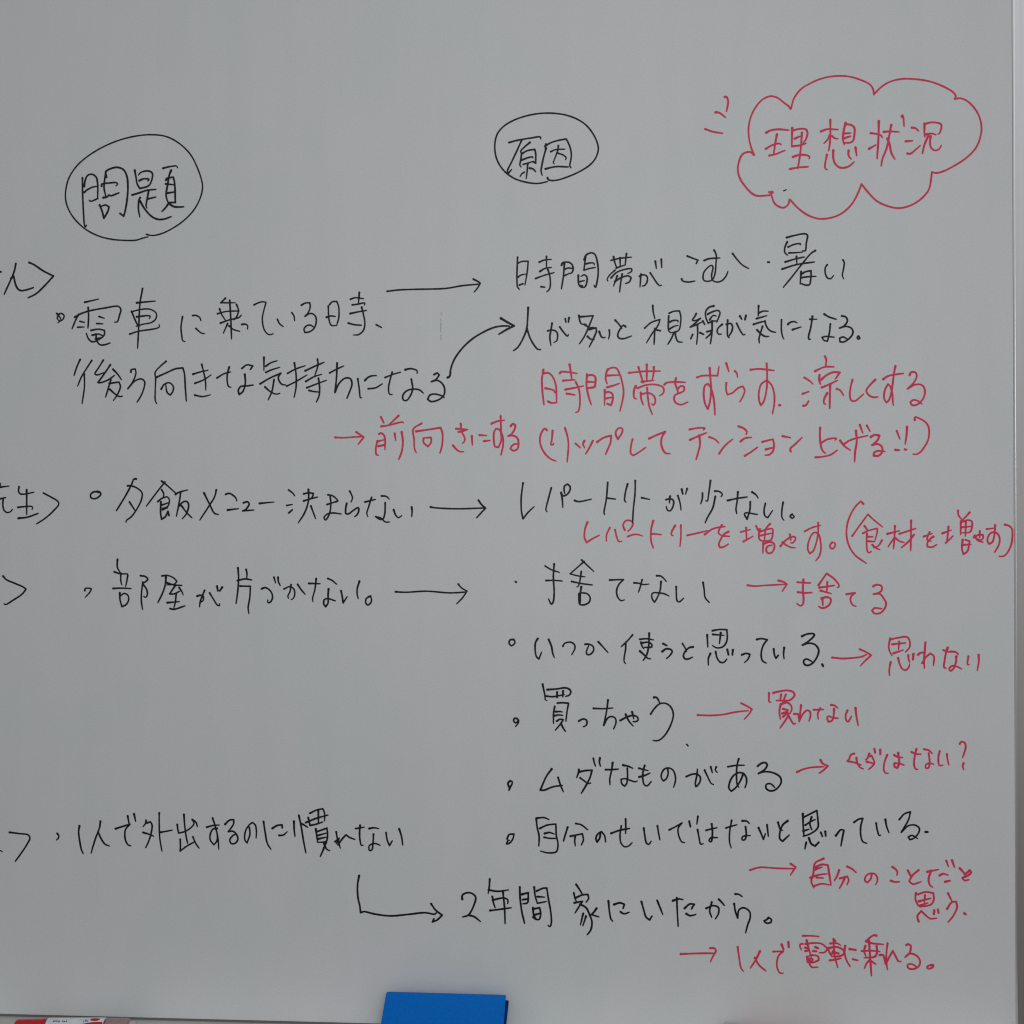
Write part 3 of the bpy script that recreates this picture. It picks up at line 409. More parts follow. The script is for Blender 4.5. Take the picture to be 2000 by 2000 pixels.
note k 2.05 ら|-1855 239 -1824 160 -1842 115/-1891 99 -1903 33 -1900 -16 -1873 -22 -1812 21 -1757 51 -1751 21 -1769 -28 -1799 -52
note k 2.05 な|-1680 115 -1562 144/-1604 168 -1635 69 -1659 -16 -1647 -52/-1489 184 -1434 178 -1400 147/-1448 105 -1452 -16 -1476 -82 -1513 -82 -1558 -52 -1494 -70 -1446 -113 -1399 -113
note k 2.05 い|-1351 26 -1324 -40 -1294 -64 -1257 -40/-1144 56 -1139 8 -1144 -52
arrow k 2.05 -|-928 58 -882 49 -640 37 -302 46/-381 133 -344 82 -300 44 -350 -8 -401 -65
note k 2.05 レ|125 328 105 166 107 10 125 -77 179 -8 251 61
note k 2.05 パ|445 273 413 153 385 22 397 4/557 219 569 141 575 51/557 207 575 183 611 189 652 237 658 285 629 315 593 291 593 225 599 207
note k 2.05 ー|709 129 754 117 897 144
note k 2.05 ト|1081 332 1066 151 1039 -17 1047 -29/1069 157 1170 145
note k 2.05 リ|1304 315 1280 222 1271 127 1285 111/1390 353 1387 210 1368 31 1360 -124
note k 2.05 ー|1461 160 1550 141
note k 2.05 が|1734 138 1775 147 1814 132 1816 78 1781 13 1751 19 1736 61/1779 176 1771 102/1866 183 1890 102 1901 21/1909 255 1921 203/1970 263 1952 200
note k 2.05 少|2230 352 2212 221 2192 120 2177 126/2141 211 2138 149 2121 92/2277 233 2324 230 2362 197 2348 173/2283 173 2253 42 2194 -65 2170 -121
note k 2.05 な|2420 128 2524 151 2636 167/2534 223 2524 113 2512 30 2521 -20/2691 222 2735 190 2757 155/2671 113 2667 30 2635 -83 2606 -23 2618 -11 2749 -29
note k 2.05 い|2838 95 2823 18 2835 -47 2864 -65 2917 16/3034 107 3019 6 3022 -65 3042 -94
note k 2.05 。|3133 -27 3110 -47 3131 -71 3157 -53 3133 -27~
note r 2.12 レ|852 -116 825 -194 819 -290 843 -344 909 -302 986 -263
note r 2.12 パ|1104 -178 1068 -256 1066 -327/1163 -202 1181 -279 1205 -333 1237 -330/1271 -202 1253 -148 1282 -100 1336 -98 1363 -124 1342 -184 1304 -217
note r 2.12 ー|1304 -277 1366 -255 1413 -253 1470 -270
note r 2.12 ト|1591 -100 1567 -196 1567 -327 1591 -404/1579 -246 1680 -255
note r 2.12 リ|1834 -154 1798 -219 1792 -255 1810 -267/1899 -148 1899 -279 1889 -388
note r 2.12 ー|1970 -263 2088 -237 2194 -210
note r 2.12 を|2166 -252 2246 -194 2317 -173 2389 -164/2356 -146 2325 -198 2318 -238 2343 -260 2369 -269/2427 -223 2387 -243 2343 -305 2321 -367 2334 -399 2369 -394 2427 -360/2374 -269 2436 -274
note r 2.12 増|2564 -225 2669 -198/2624 -176 2629 -314/2594 -331 2643 -305 2700 -271/2735 -158 2757 -207/2889 -134 2854 -171 2828 -211/2775 -193 2766 -242 2770 -305 2792 -322/2779 -220 2845 -198 2915 -189 2920 -216 2898 -313 2792 -324/2779 -265 2907 -238/2836 -198 2827 -313/2814 -340 2809 -460/2818 -358 2880 -336 2928 -349 2937 -393 2906 -456 2862 -460 2845 -420 2862 -384 2911 -371
note r 2.12 や|3003 -384 3047 -331 3108 -287 3161 -278 3170 -304 3134 -349 3117 -344/3108 -251 3117 -313/3025 -340 3073 -375 3126 -397 3165 -400
note r 2.12 す|3271 -217 3354 -175 3446 -149/3420 -120 3417 -242 3397 -348 3362 -437 3327 -465 3305 -419 3310 -348 3345 -260 3380 -229 3424 -251 3445 -331 3449 -419 3432 -490 3392 -545
note r 2.12 。|3572 -339 3550 -370 3554 -401 3580 -410 3607 -370 3598 -344 3563 -344~
note r 2.12 bracket|3916 89 3888 118 3835 66 3773 -37 3737 -151 3732 -275 3762 -388 3823 -481 3904 -543 3947 -572
note r 2.12 食|3793 -269 3875 -151 3966 -27 4017 -78 4126 -169/3927 -156 3961 -207/3910 -238 3976 -207 4067 -184 4067 -223 4042 -316/3954 -244 3950 -347 3960 -440 3977 -455 4001 -440/3961 -277 4016 -277/3971 -326 4037 -331/4118 -316 4077 -378 4026 -398/4014 -367 4046 -398 4095 -421
note r 2.12 材|4177 -245 4310 -210/4260 -156 4255 -285 4244 -410/4255 -285 4219 -336 4186 -388/4270 -295 4310 -326 4361 -341/4310 -243 4401 -214 4487 -184/4437 -97 4434 -284 4431 -431/4467 -254 4411 -326 4330 -398
note r 2.12 を|4573 -274 4664 -241/4639 -223 4613 -284 4613 -315 4654 -325/4679 -274 4644 -300 4613 -346 4613 -387 4663 -392 4714 -364
note r 2.12 増|4777 -238 4871 -204/4843 -166 4835 -253 4825 -335/4813 -344 4845 -315 4893 -266/4947 14 4952 -37 4992 -89/5072 -7 5037 -48 4997 -89/4977 -104 4974 -253/4982 -114 5057 -91 5097 -109 5097 -171 5077 -222 4986 -233/4984 -171 5092 -161/5032 -104 5026 -269/4996 -310 4988 -407 5005 -469 5046 -438 5066 -366 5071 -325 5026 -310/5001 -366 5086 -361
note r 2.12 や|5117 -284 5177 -251 5217 -258 5217 -294 5187 -315 5167 -299/5182 -214 5182 -284/5127 -263 5157 -315 5217 -337
note r 2.12 す|5257 -191 5353 -179/5348 -148 5342 -243 5317 -335 5282 -355 5265 -325 5277 -263 5317 -227 5368 -237 5397 -294 5387 -366 5342 -446
note r 2.12 bracket|5453 -142 5498 -155 5528 -186 5533 -283 5517 -376 5467 -468 5427 -494 5392 -491
note k 2.05 closing_bracket|-5922 -743 -5884 -783 -5782 -826 -5681 -869 -5649 -893 -5693 -949 -5794 -1017 -5895 -1073 -5910 -1063
note k 2.05 bullet|-4950 -909 -4944 -882 -4906 -879 -4872 -887 -4887 -921 -4944 -985
note k 2.05 部|-4565 -547 -4565 -639 -4531 -700/-4600 -690 -4537 -710 -4443 -712/-4525 -706 -4524 -798 -4512 -840/-4443 -730 -4456 -810 -4468 -859/-4614 -881 -4512 -877 -4402 -883/-4536 -932 -4534 -1006 -4511 -1091 -4461 -1067 -4430 -1005 -4443 -956 -4486 -938 -4530 -969/-4293 -733 -4237 -742 -4206 -772 -4225 -797 -4268 -821 -4218 -895 -4212 -956 -4230 -983 -4255 -970/-4264 -809 -4280 -931 -4280 -1041 -4267 -1121
note k 2.05 屋|-4040 -735 -3975 -729 -3901 -759 -3866 -796 -3888 -826 -3981 -839/-3994 -741 -4000 -833 -4037 -943 -4087 -1043/-3981 -814 -3901 -838 -3807 -844/-3888 -851 -3950 -942 -3900 -942 -3826 -908/-3838 -869 -3807 -911 -3791 -954/-3977 -1043 -3835 -1030/-3873 -936 -3881 -1028 -3900 -1107/-3943 -1111 -3900 -1119 -3769 -1078
note k 2.05 が|-3626 -966 -3590 -955 -3557 -966 -3557 -1015 -3585 -1037/-3540 -900 -3574 -982 -3590 -1026 -3599 -1090/-3481 -929 -3434 -1004 -3389 -1069 -3365 -1075 -3365 -1053/-3395 -852 -3384 -905/-3334 -863 -3362 -905
note k 2.05 片|-3151 -641 -3143 -751 -3150 -882 -3172 -1052/-3056 -658 -3045 -707 -3051 -767/-3156 -786 -3067 -767 -2989 -778/-3123 -849 -3006 -851 -3011 -969 -3031 -1101 -3022 -1164
note k 2.05 づ|-2873 -879 -2834 -865 -2778 -897 -2751 -946 -2750 -990 -2778 -1036 -2802 -1036 -2802 -1007/-2732 -747 -2712 -813/-2684 -747 -2681 -793 -2659 -842
note k 2.05 か|-2614 -880 -2546 -853 -2502 -880 -2490 -935 -2507 -989 -2532 -1002/-2533 -831 -2546 -913 -2570 -962 -2562 -987/-2457 -827 -2413 -891 -2369 -940
note k 2.05 な|-2327 -816 -2198 -819/-2242 -761 -2256 -879 -2283 -988 -2280 -1023/-2107 -759 -2060 -780 -2005 -824/-2099 -879 -2104 -944 -2106 -1042 -2131 -1080 -2153 -1053 -2150 -1004 -2115 -988 -2021 -1014
note k 2.05 い|-1955 -900 -1941 -965 -1930 -1036 -1884 -965/-1743 -790 -1769 -877 -1768 -943 -1757 -986
note k 2.05 。|-1615 -958 -1664 -986 -1669 -1040 -1647 -1060 -1609 -1029 -1609 -975 -1642 -959~
arrow k 1.98 -|-1327 -908 -1217 -913 -975 -900 -708 -918 -521 -908/-612 -818 -575 -860 -512 -898 -563 -974 -630 -1043
note k 1.98 dot|39 -788 49 -795
note k 1.98 扌|375 -611 447 -653 537 -682/385 -775 471 -772 569 -780/477 -587 468 -736 477 -916 465 -1018 447 -1042 413 -982
note k 1.98 舎|786 -541 924 -671/814 -559 657 -698 736 -719 825 -732/783 -672 767 -776 746 -841 731 -845/675 -785 788 -808 908 -823/783 -844 772 -923 772 -1027/757 -923 757 -1007 767 -1043 819 -1046 871 -1017 882 -964 851 -923 767 -910
note k 1.98 て|1103 -767 1184 -763 1257 -762 1205 -817 1179 -890 1194 -963 1231 -999 1267 -989
note k 1.98 な|1376 -798 1423 -801 1475 -816 1542 -811/1465 -762 1449 -827 1425 -902/1629 -717 1672 -720 1708 -748 1736 -782/1677 -782 1667 -878 1630 -972 1604 -1014 1581 -982 1573 -930 1589 -909 1661 -911 1713 -919 1767 -945
note k 1.98 い|1846 -838 1848 -929 1856 -997 1879 -1010 1930 -967/2145 -791 2158 -876 2168 -959 2214 -1016
arrow r 2.19 -|2638 -820 2715 -830 2828 -822 3063 -808/2981 -767 3038 -783 3073 -808 3022 -887
note r 2.26 扌|3191 -785 3257 -790 3334 -793/3194 -896 3267 -903 3347 -900/3256 -756 3249 -878 3257 -971 3247 -1033 3221 -1048 3185 -1023
note r 2.26 舎|3421 -817 3511 -686 3594 -747 3645 -814 3645 -835 3629 -843/3431 -844 3512 -833 3594 -820/3518 -782 3512 -897/3443 -877 3558 -910/3463 -960 3469 -1042/3456 -965 3512 -949 3555 -970 3548 -1021 3502 -1063 3451 -1071 3425 -1053
note r 2.26 て|3728 -917 3822 -901 3782 -938 3771 -979 3797 -1036 3832 -1051
note r 2.26 る|4021 -829 4051 -811 4107 -821 4117 -864 4081 -900 4025 -914 4091 -911 4132 -957 4162 -1019 4141 -1080 4091 -1127 4030 -1127 4008 -1097 4030 -1071 4111 -1075
note k 2.12 bullet|20 -1443 -22 -1448 -34 -1480 -6 -1514 33 -1479 25 -1448 -22 -1443~
note k 2.12 い|293 -1430 267 -1473 262 -1556 277 -1635 304 -1661 335 -1584/414 -1440 445 -1513 461 -1597 479 -1644
note k 2.12 つ|576 -1515 591 -1486 659 -1468 701 -1491 712 -1532 675 -1611
note k 2.12 か|826 -1492 868 -1490 915 -1515 920 -1562 878 -1607 847 -1605 839 -1579 868 -1500/974 -1463 1030 -1525 1082 -1582
note k 2.12 使|1357 -1384 1305 -1445 1230 -1517/1282 -1466 1279 -1550 1264 -1633 1264 -1685 1279 -1706/1438 -1432 1513 -1425 1594 -1438/1451 -1465 1466 -1512 1482 -1536/1461 -1473 1534 -1465 1573 -1490 1570 -1517 1492 -1522/1544 -1363 1539 -1496 1518 -1600 1476 -1671/1440 -1564 1492 -1611 1533 -1647 1559 -1650
note k 2.12 う|1699 -1479 1739 -1500/1689 -1568 1730 -1538 1777 -1541 1801 -1562 1777 -1609 1738 -1645
note k 2.12 と|1915 -1478 1944 -1525 1960 -1566/2032 -1514 1991 -1522 1944 -1566 1925 -1618 1944 -1649 1980 -1649 2027 -1628
note k 2.12 思|2190 -1378 2197 -1513/2249 -1331 2326 -1317 2408 -1319 2413 -1407 2403 -1459 2362 -1511 2295 -1522 2248 -1497/2252 -1372 2377 -1382/2341 -1354 2326 -1475/2225 -1587 2202 -1647 2204 -1717/2284 -1566 2300 -1636 2336 -1683 2377 -1682 2408 -1646/2413 -1540 2426 -1599/2475 -1544 2469 -1599
note k 2.12 っ|2574 -1598 2624 -1582 2663 -1592 2644 -1644 2603 -1684
note k 2.12 て|2739 -1426 2788 -1416 2855 -1428 2808 -1498 2788 -1592 2803 -1664 2844 -1689
note k 2.12 い|2926 -1531 2936 -1601 2951 -1634 2977 -1601/3042 -1515 3035 -1590 3041 -1639
note k 2.12 る|3238 -1387 3299 -1361 3361 -1358 3376 -1371 3309 -1443 3243 -1485 3309 -1464 3381 -1479 3421 -1536 3411 -1598 3360 -1681 3299 -1712 3263 -1697 3258 -1656 3289 -1640 3350 -1670
note k 2.12 。|3460 -1698 3470 -1719
arrow r 2.19 -|3570 -1622 3682 -1632 3804 -1624 3895 -1610 3946 -1586/3873 -1528 3946 -1561 3996 -1594 3935 -1651 3880 -1710
note r 2.26 思|4205 -1407 4189 -1489 4199 -1551 4224 -1594/4210 -1415 4291 -1398 4382 -1387 4412 -1416 4417 -1498 4371 -1555/4228 -1471 4371 -1454/4303 -1439 4295 -1530/4240 -1569 4300 -1550 4346 -1532/4209 -1669 4194 -1747 4196 -1816/4290 -1622 4310 -1694 4340 -1745 4375 -1755 4406 -1724 4416 -1688/4401 -1591 4406 -1642 4416 -1665/4457 -1578 4452 -1637
note r 2.26 れ|4588 -1448 4581 -1538 4573 -1641 4577 -1731/4507 -1585 4532 -1564 4583 -1559/4552 -1677 4593 -1610 4643 -1569 4679 -1599 4675 -1702
note r 2.26 な|4784 -1532 4845 -1552/4830 -1504 4810 -1568 4794 -1660 4789 -1722 4809 -1730/4860 -1547 4915 -1551 4945 -1577/4923 -1600 4920 -1659 4894 -1731 4859 -1762 4846 -1737 4874 -1706 4925 -1710 4980 -1739
note r 2.26 い|5054 -1597 5045 -1689 5060 -1689/5164 -1581 5166 -1657 5150 -1752
note k 2.12 bullet|58 -2336 28 -2333 18 -2360 40 -2384 66 -2366 70 -2339 74 -2378 40 -2426
note k 2.12 買|346 -1945 358 -2004 373 -2076 376 -2118 394 -2129/400 -2006 507 -1997 603 -1984 651 -2002 665 -2031 645 -2067 603 -2080/378 -2078 459 -2085 519 -2075 591 -2060/510 -2033 510 -2093/577 -2020 573 -2086/483 -2194 469 -2278 469 -2388/513 -2156 567 -2152 639 -2157 621 -2253 609 -2360/495 -2254 543 -2251 569 -2256/481 -2299 531 -2289 573 -2295/507 -2359 543 -2337 579 -2343 543 -2397 489 -2463/555 -2391 579 -2438 603 -2474
note k 2.12 っ|755 -2356 794 -2335 835 -2340 847 -2370 835 -2406 805 -2420
note k 2.12 ち|919 -2212 1032 -2215 1136 -2206/1082 -2117 1067 -2236 1034 -2404 1079 -2320 1121 -2301 1162 -2319 1172 -2366 1145 -2441
note k 2.12 ゃ|1219 -2345 1293 -2306 1364 -2287 1412 -2305 1418 -2340 1388 -2358 1364 -2355/1352 -2248 1370 -2323/1279 -2276 1317 -2353 1364 -2406
note k 2.12 う|1596 -2083 1625 -2083 1663 -2148/1560 -2270 1601 -2208 1661 -2154 1720 -2147 1779 -2182 1812 -2265 1790 -2372 1719 -2503 1648 -2564 1587 -2567
smudge k 1.78 -|1961 -2605 1976 -2622
arrow r 2.19 -|2083 -2276 2217 -2279 2361 -2268 2505 -2238 2644 -2221/2565 -2139 2629 -2170 2685 -2205 2649 -2263 2600 -2317
note r 2.26 買|2873 -2023 2877 -2121 2893 -2126/2921 -2020 2998 -2001 3079 -1992 3141 -2010 3156 -2041 3130 -2082 3100 -2101 2957 -2105/3008 -2037 2997 -2099/3059 -2036 3023 -2135/3003 -2145 2987 -2228 2999 -2313/3008 -2145 3069 -2126 3110 -2150 3125 -2196 3104 -2248/3028 -2197 3084 -2212/3018 -2249 3074 -2227/3028 -2285 3079 -2243 3089 -2253 3069 -2300 2995 -2412/3084 -2269 3120 -2330 3145 -2366 3166 -2359
note r 2.26 れ|3227 -2156 3217 -2236 3206 -2340/3150 -2253 3191 -2252 3201 -2299 3206 -2340/3209 -2319 3252 -2246 3293 -2210 3324 -2225 3329 -2277 3313 -2330
note r 2.26 な|3365 -2204 3472 -2201/3438 -2188 3410 -2245 3415 -2307/3556 -2149 3594 -2155 3627 -2181/3589 -2192 3583 -2274 3563 -2326 3527 -2336 3512 -2295 3528 -2273 3568 -2290 3631 -2296
note r 2.26 い|3736 -2209 3716 -2262 3721 -2314 3741 -2334 3780 -2272/3824 -2181 3832 -2261 3852 -2374
note k 2.12 bullet|-21 -3041 -46 -3063 -39 -3099 -26 -3112 1 -3072 1 -3045 -21 -3038/-19 -3103 -33 -3142
note k 2.12 ム|448 -2900 387 -2986 320 -3139 360 -3140 459 -3101 567 -3082/520 -2993 549 -3082 580 -3155
note k 2.12 ダ|755 -2901 746 -2950 729 -2991/759 -2929 826 -2913 902 -2908 880 -2989 835 -3079 781 -3169/768 -2995 817 -3030 862 -3059 888 -3051/917 -2774 929 -2827 942 -2861/991 -2768 985 -2818 997 -2860
note k 2.12 な|1054 -2899 1120 -2898 1199 -2891/1134 -2820 1120 -2914 1101 -3004 1104 -3068/1250 -2846 1307 -2858 1359 -2880/1298 -2881 1300 -2983 1289 -3055 1267 -3082 1236 -3055 1227 -3006 1272 -2997 1325 -3014 1387 -3031 1409 -3022
note k 2.12 も|1427 -2879 1476 -2892 1530 -2904/1430 -2977 1494 -2958 1552 -2931/1492 -2847 1472 -2927 1472 -3008 1489 -3065 1520 -3074 1565 -3026
note k 2.12 の|1750 -2892 1754 -2932 1732 -2994 1701 -3017 1679 -2986 1681 -2933 1714 -2883 1759 -2871 1803 -2891 1829 -2940 1835 -3011 1814 -3087
note k 2.12 が|1956 -2965 2019 -2939 2072 -2936 2108 -2963 2112 -3007 2090 -3052 2063 -3077 2056 -3043 2072 -2954 2080 -2879/2159 -2891 2196 -2970 2231 -3037 2258 -3051/2227 -2853 2245 -2918/2289 -2854 2277 -2885 2300 -2914
note k 2.12 あ|2417 -2850 2496 -2835 2600 -2830/2538 -2760 2520 -2824 2513 -2931 2520 -3046 2539 -3079/2588 -2923 2557 -3001 2504 -3082 2456 -3122 2429 -3092 2438 -3020 2478 -2949 2540 -2913 2588 -2923 2619 -2965 2623 -3027 2605 -3082
note k 2.12 る|2746 -2839 2786 -2808 2830 -2798 2852 -2820 2830 -2869 2755 -2921 2803 -2902 2873 -2901 2944 -2921 2996 -2960 3006 -3013 2978 -3066 2926 -3107 2873 -3110 2838 -3082 2842 -3042 2878 -3031 2908 -3045 2934 -3074
arrow r 2.26 -|3181 -2899 3244 -2869 3338 -2846 3475 -2836/3438 -2762 3464 -2802 3519 -2828 3475 -2871 3424 -2909
note r 2.26 ム|3807 -2687 3773 -2698 3749 -2757 3731 -2769 3799 -2782 3882 -2813/3832 -2734 3840 -2787 3872 -2840 3908 -2855
note r 2.26 ダ|3974 -2685 3955 -2733 3934 -2754/3961 -2717 3997 -2706 4028 -2785 3997 -2833 3965 -2860/3945 -2775 3986 -2785 4023 -2796/4029 -2632 4037 -2674/4093 -2641 4093 -2689
note r 2.26 は|4169 -2697 4137 -2784 4132 -2868 4153 -2900 4179 -2899/4245 -2698 4288 -2720 4335 -2723/4288 -2674 4299 -2782 4278 -2840 4246 -2824 4247 -2787 4298 -2790 4352 -2807
note r 2.26 な|4434 -2662 4486 -2684 4535 -2684/4486 -2629 4465 -2727 4462 -2811 4480 -2851 4501 -2851/4569 -2629 4621 -2641 4657 -2674/4620 -2674 4630 -2777 4615 -2836 4589 -2836 4587 -2804 4620 -2783 4672 -2793
note r 2.26 い|4740 -2648 4724 -2724 4734 -2803 4755 -2808 4773 -2802/4817 -2680 4825 -2744 4839 -2801
note r 2.26 ?|4957 -2565 4973 -2542 5009 -2552 5022 -2594 5008 -2657 4987 -2718/4998 -2778 4987 -2815 5000 -2849
note k 2.05 へ|-5984 -3900 -5946 -3923 -5918 -3935
note k 2.05 closing_bracket|-5834 -3711 -5720 -3724 -5613 -3737 -5591 -3771 -5631 -3857 -5706 -3968 -5765 -4047
note k 2.12 bullet|-5267 -3716 -5248 -3741 -5254 -3771 -5276 -3792
note k 2.12 1|-5003 -3624 -5013 -3688 -5000 -3798 -4980 -3895 -4958 -3944
note k 2.12 人|-4756 -3568 -4765 -3635 -4815 -3770 -4846 -3868 -4864 -3936/-4784 -3690 -4746 -3769 -4702 -3829 -4646 -3851
note k 2.12 で|-4578 -3651 -4490 -3621 -4409 -3596 -4459 -3655 -4468 -3728 -4452 -3801 -4421 -3839 -4396 -3843/-4435 -3502 -4426 -3551 -4418 -3593/-4360 -3477 -4341 -3562
note k 2.12 外|-4219 -3548 -4226 -3584 -4254 -3621/-4210 -3578 -4167 -3565 -4148 -3601 -4160 -3699 -4191 -3797 -4222 -3861/-4253 -3688 -4191 -3705 -4129 -3729/-4064 -3460 -4064 -3600 -4056 -3758 -4031 -3898/-4048 -3683 -3911 -3656
note k 2.12 出|-3775 -3474 -3766 -3595 -3750 -3717 -3731 -3804/-3853 -3591 -3846 -3645 -3837 -3688 -3769 -3671 -3694 -3625 -3657 -3576 -3680 -3527/-3676 -3533 -3633 -3563 -3618 -3611/-3818 -3760 -3815 -3827 -3818 -3894 -3743 -3838 -3644 -3782/-3669 -3728 -3638 -3800 -3597 -3858
note k 2.12 す|-3508 -3616 -3433 -3595 -3362 -3589/-3440 -3511 -3405 -3614 -3378 -3734 -3367 -3867/-3385 -3627 -3433 -3635 -3466 -3695 -3466 -3762 -3425 -3815 -3391 -3774 -3385 -3694 -3412 -3614
note k 2.12 る|-3294 -3579 -3243 -3532 -3195 -3524 -3195 -3571 -3256 -3663 -3202 -3658 -3154 -3704 -3147 -3757 -3181 -3797 -3222 -3798 -3239 -3758 -3208 -3711 -3174 -3691
note k 2.12 の|-3012 -3608 -3005 -3688 -3038 -3788 -3063 -3755 -3059 -3662 -3019 -3588 -2978 -3554 -2944 -3580 -2930 -3647 -2933 -3733
note k 2.12 に|-2847 -3542 -2829 -3658 -2802 -3791 -2761 -3857/-2744 -3617 -2687 -3583 -2633 -3576 -2630 -3609/-2667 -3696 -2619 -3692 -2572 -3652
note k 2.12 慣|-2495 -3534 -2491 -3640 -2482 -3706/-2438 -3466 -2410 -3599 -2383 -3758 -2356 -3890/-2404 -3559 -2336 -3598/-2330 -3489 -2309 -3577 -2242 -3563 -2161 -3535/-2310 -3438 -2229 -3399 -2162 -3385 -2141 -3435 -2141 -3522/-2357 -3545 -2242 -3497 -2101 -3455/-2213 -3410 -2212 -3549/-2242 -3616 -2221 -3768/-2235 -3649 -2114 -3605 -2107 -3660 -2121 -3753 -2215 -3768/-2215 -3689 -2121 -3661/-2212 -3728 -2121 -3707/-2121 -3760 -2154 -3847 -2190 -3930/-2147 -3780 -2114 -3846 -2080 -3859
note k 2.12 れ|-2007 -3646 -1993 -3725 -1959 -3830/-2020 -3758 -1973 -3718 -1984 -3751 -2006 -3778/-1986 -3791 -1926 -3711 -1892 -3677 -1859 -3703 -1792 -3728
note k 2.12 な|-1783 -3605 -1685 -3587/-1732 -3568 -1738 -3655 -1731 -3747 -1718 -3793 -1698 -3793/-1627 -3602 -1571 -3592 -1520 -3601/-1578 -3665 -1584 -3771 -1597 -3844 -1624 -3851 -1627 -3798 -1598 -3778 -1551 -3771 -1504 -3790
note k 2.12 い|-1434 -3647 -1421 -3729 -1394 -3792 -1364 -3739/-1284 -3601 -1257 -3687 -1243 -3782
note k 2.12 bullet|-56 -3694 -32 -3645 22 -3639 10 -3693 -26 -3741 -62 -3751 -44 -3711 -32 -3711
note k 2.12 自|274 -3462 286 -3569 306 -3652 303 -3769/277 -3456 363 -3448 417 -3469/313 -3571 399 -3531 495 -3518 501 -3649 519 -3744 501 -3828 411 -3844 321 -3825/369 -3627 423 -3614 477 -3631/363 -3669 423 -3680 501 -3679
note k 2.12 分|628 -3552 602 -3635 581 -3710/719 -3509 781 -3523 855 -3578/659 -3652 721 -3639 793 -3623 805 -3692 781 -3749/712 -3657 707 -3705 715 -3759
note k 2.12 の|995 -3605 989 -3665 959 -3713 945 -3678 965 -3624 1007 -3596 1043 -3640 1054 -3711
note k 2.12 せ|1116 -3613 1209 -3578 1322 -3555/1278 -3449 1280 -3530 1278 -3613/1230 -3528 1215 -3638 1227 -3721 1268 -3761 1315 -3749 1351 -3713
note k 2.12 い|1481 -3550 1493 -3633 1511 -3716 1535 -3730 1564 -3694/1633 -3522 1647 -3607 1661 -3678
note k 2.12 で|1765 -3564 1836 -3527 1907 -3484 1865 -3544 1871 -3627 1907 -3698 1936 -3703/1987 -3465 2001 -3524/2084 -3408 2072 -3494
note k 2.12 は|2080 -3557 2095 -3638 2115 -3719 2142 -3712/2174 -3563 2230 -3547 2296 -3532/2237 -3491 2245 -3592 2230 -3688 2208 -3681 2223 -3648 2300 -3642
note k 2.12 な|2395 -3533 2450 -3514 2516 -3496/2458 -3448 2436 -3574 2435 -3692 2453 -3754/2575 -3451 2626 -3453 2653 -3479/2611 -3515 2619 -3600 2604 -3660 2575 -3663 2575 -3631 2611 -3615 2663 -3614
note k 2.12 い|2755 -3525 2787 -3598 2809 -3653 2831 -3590/2849 -3491 2863 -3619
note k 2.12 と|2970 -3462 2994 -3536 3021 -3550/3076 -3443 3021 -3491 2989 -3580 2991 -3646 3020 -3671 3094 -3600
note k 2.12 思|3243 -3362 3247 -3487 3254 -3612/3254 -3399 3327 -3361 3397 -3323 3407 -3411 3407 -3514 3327 -3582 3246 -3613/3271 -3487 3327 -3449 3378 -3424/3339 -3398 3320 -3472 3341 -3537/3247 -3554 3312 -3531/3280 -3678 3265 -3752/3309 -3631 3334 -3692 3377 -3718 3417 -3676/3440 -3565 3457 -3609/3489 -3554 3494 -3604
note k 2.12 っ|3605 -3599 3661 -3532 3693 -3539 3675 -3628 3660 -3713
note k 2.12 て|3803 -3449 3857 -3412 3900 -3404 3878 -3492 3878 -3595 3900 -3661 3943 -3679
note k 2.12 い|4045 -3453 4059 -3534 4080 -3592 4095 -3584/4146 -3412 4160 -3488 4185 -3558
note k 2.12 る|4298 -3410 4355 -3346 4420 -3323 4398 -3411 4319 -3551 4398 -3477 4470 -3469 4516 -3504 4506 -3556 4455 -3615 4412 -3631 4395 -3602 4434 -3583 4496 -3617
note k 2.12 。|4582 -3543 4607 -3543
arrow r 2.19 -|2661 -3998 2766 -3966 2942 -3972 3160 -3974/3109 -3921 3163 -3956 3138 -3994 3105 -4046
note r 2.26 自|3469 -3856 3376 -3909 3357 -4027 3335 -4115 3361 -4181/3379 -3953 3451 -3922 3517 -3928 3531 -4023 3550 -4148/3371 -3982 3451 -3951/3323 -4071 3407 -4040 3509 -4024/3393 -4067 3466 -4072/3364 -4162 3451 -4135 3538 -4148
note r 2.26 分|3640 -3980 3618 -4044 3589 -4096/3727 -3939 3785 -3968 3825 -4004/3647 -4073 3727 -4049 3744 -4086 3726 -4140/3698 -4072 3676 -4124 3642 -4183
note r 2.26 の|3995 -4015 3987 -4067 3951 -4111 3922 -4097 3929 -4046 3973 -4013 4031 -4017 4057 -4058 4056 -4095 4038 -4135
note r 2.26 こ|4222 -3935 4262 -3966 4276 -3996 4269 -4025/4204 -4088 4247 -4101 4297 -4098
note r 2.26 と|4389 -3972 4420 -4030/4507 -3965 4442 -4022 4403 -4088 4441 -4121 4532 -4093
note r 2.26 た|4600 -3982 4722 -3955/4643 -3967 4614 -4063 4628 -4128 4657 -4152/4734 -4020 4772 -4001 4825 -4015/4794 -4089 4844 -4076/4806 -3855 4830 -3920/4869 -3851 4895 -3926
note r 2.26 と|4952 -3937 4988 -3976 5009 -4012/5059 -3960 5074 -3981 5038 -4018 4980 -4041 5002 -4070 5049 -4062/5016 -3997 5059 -3960
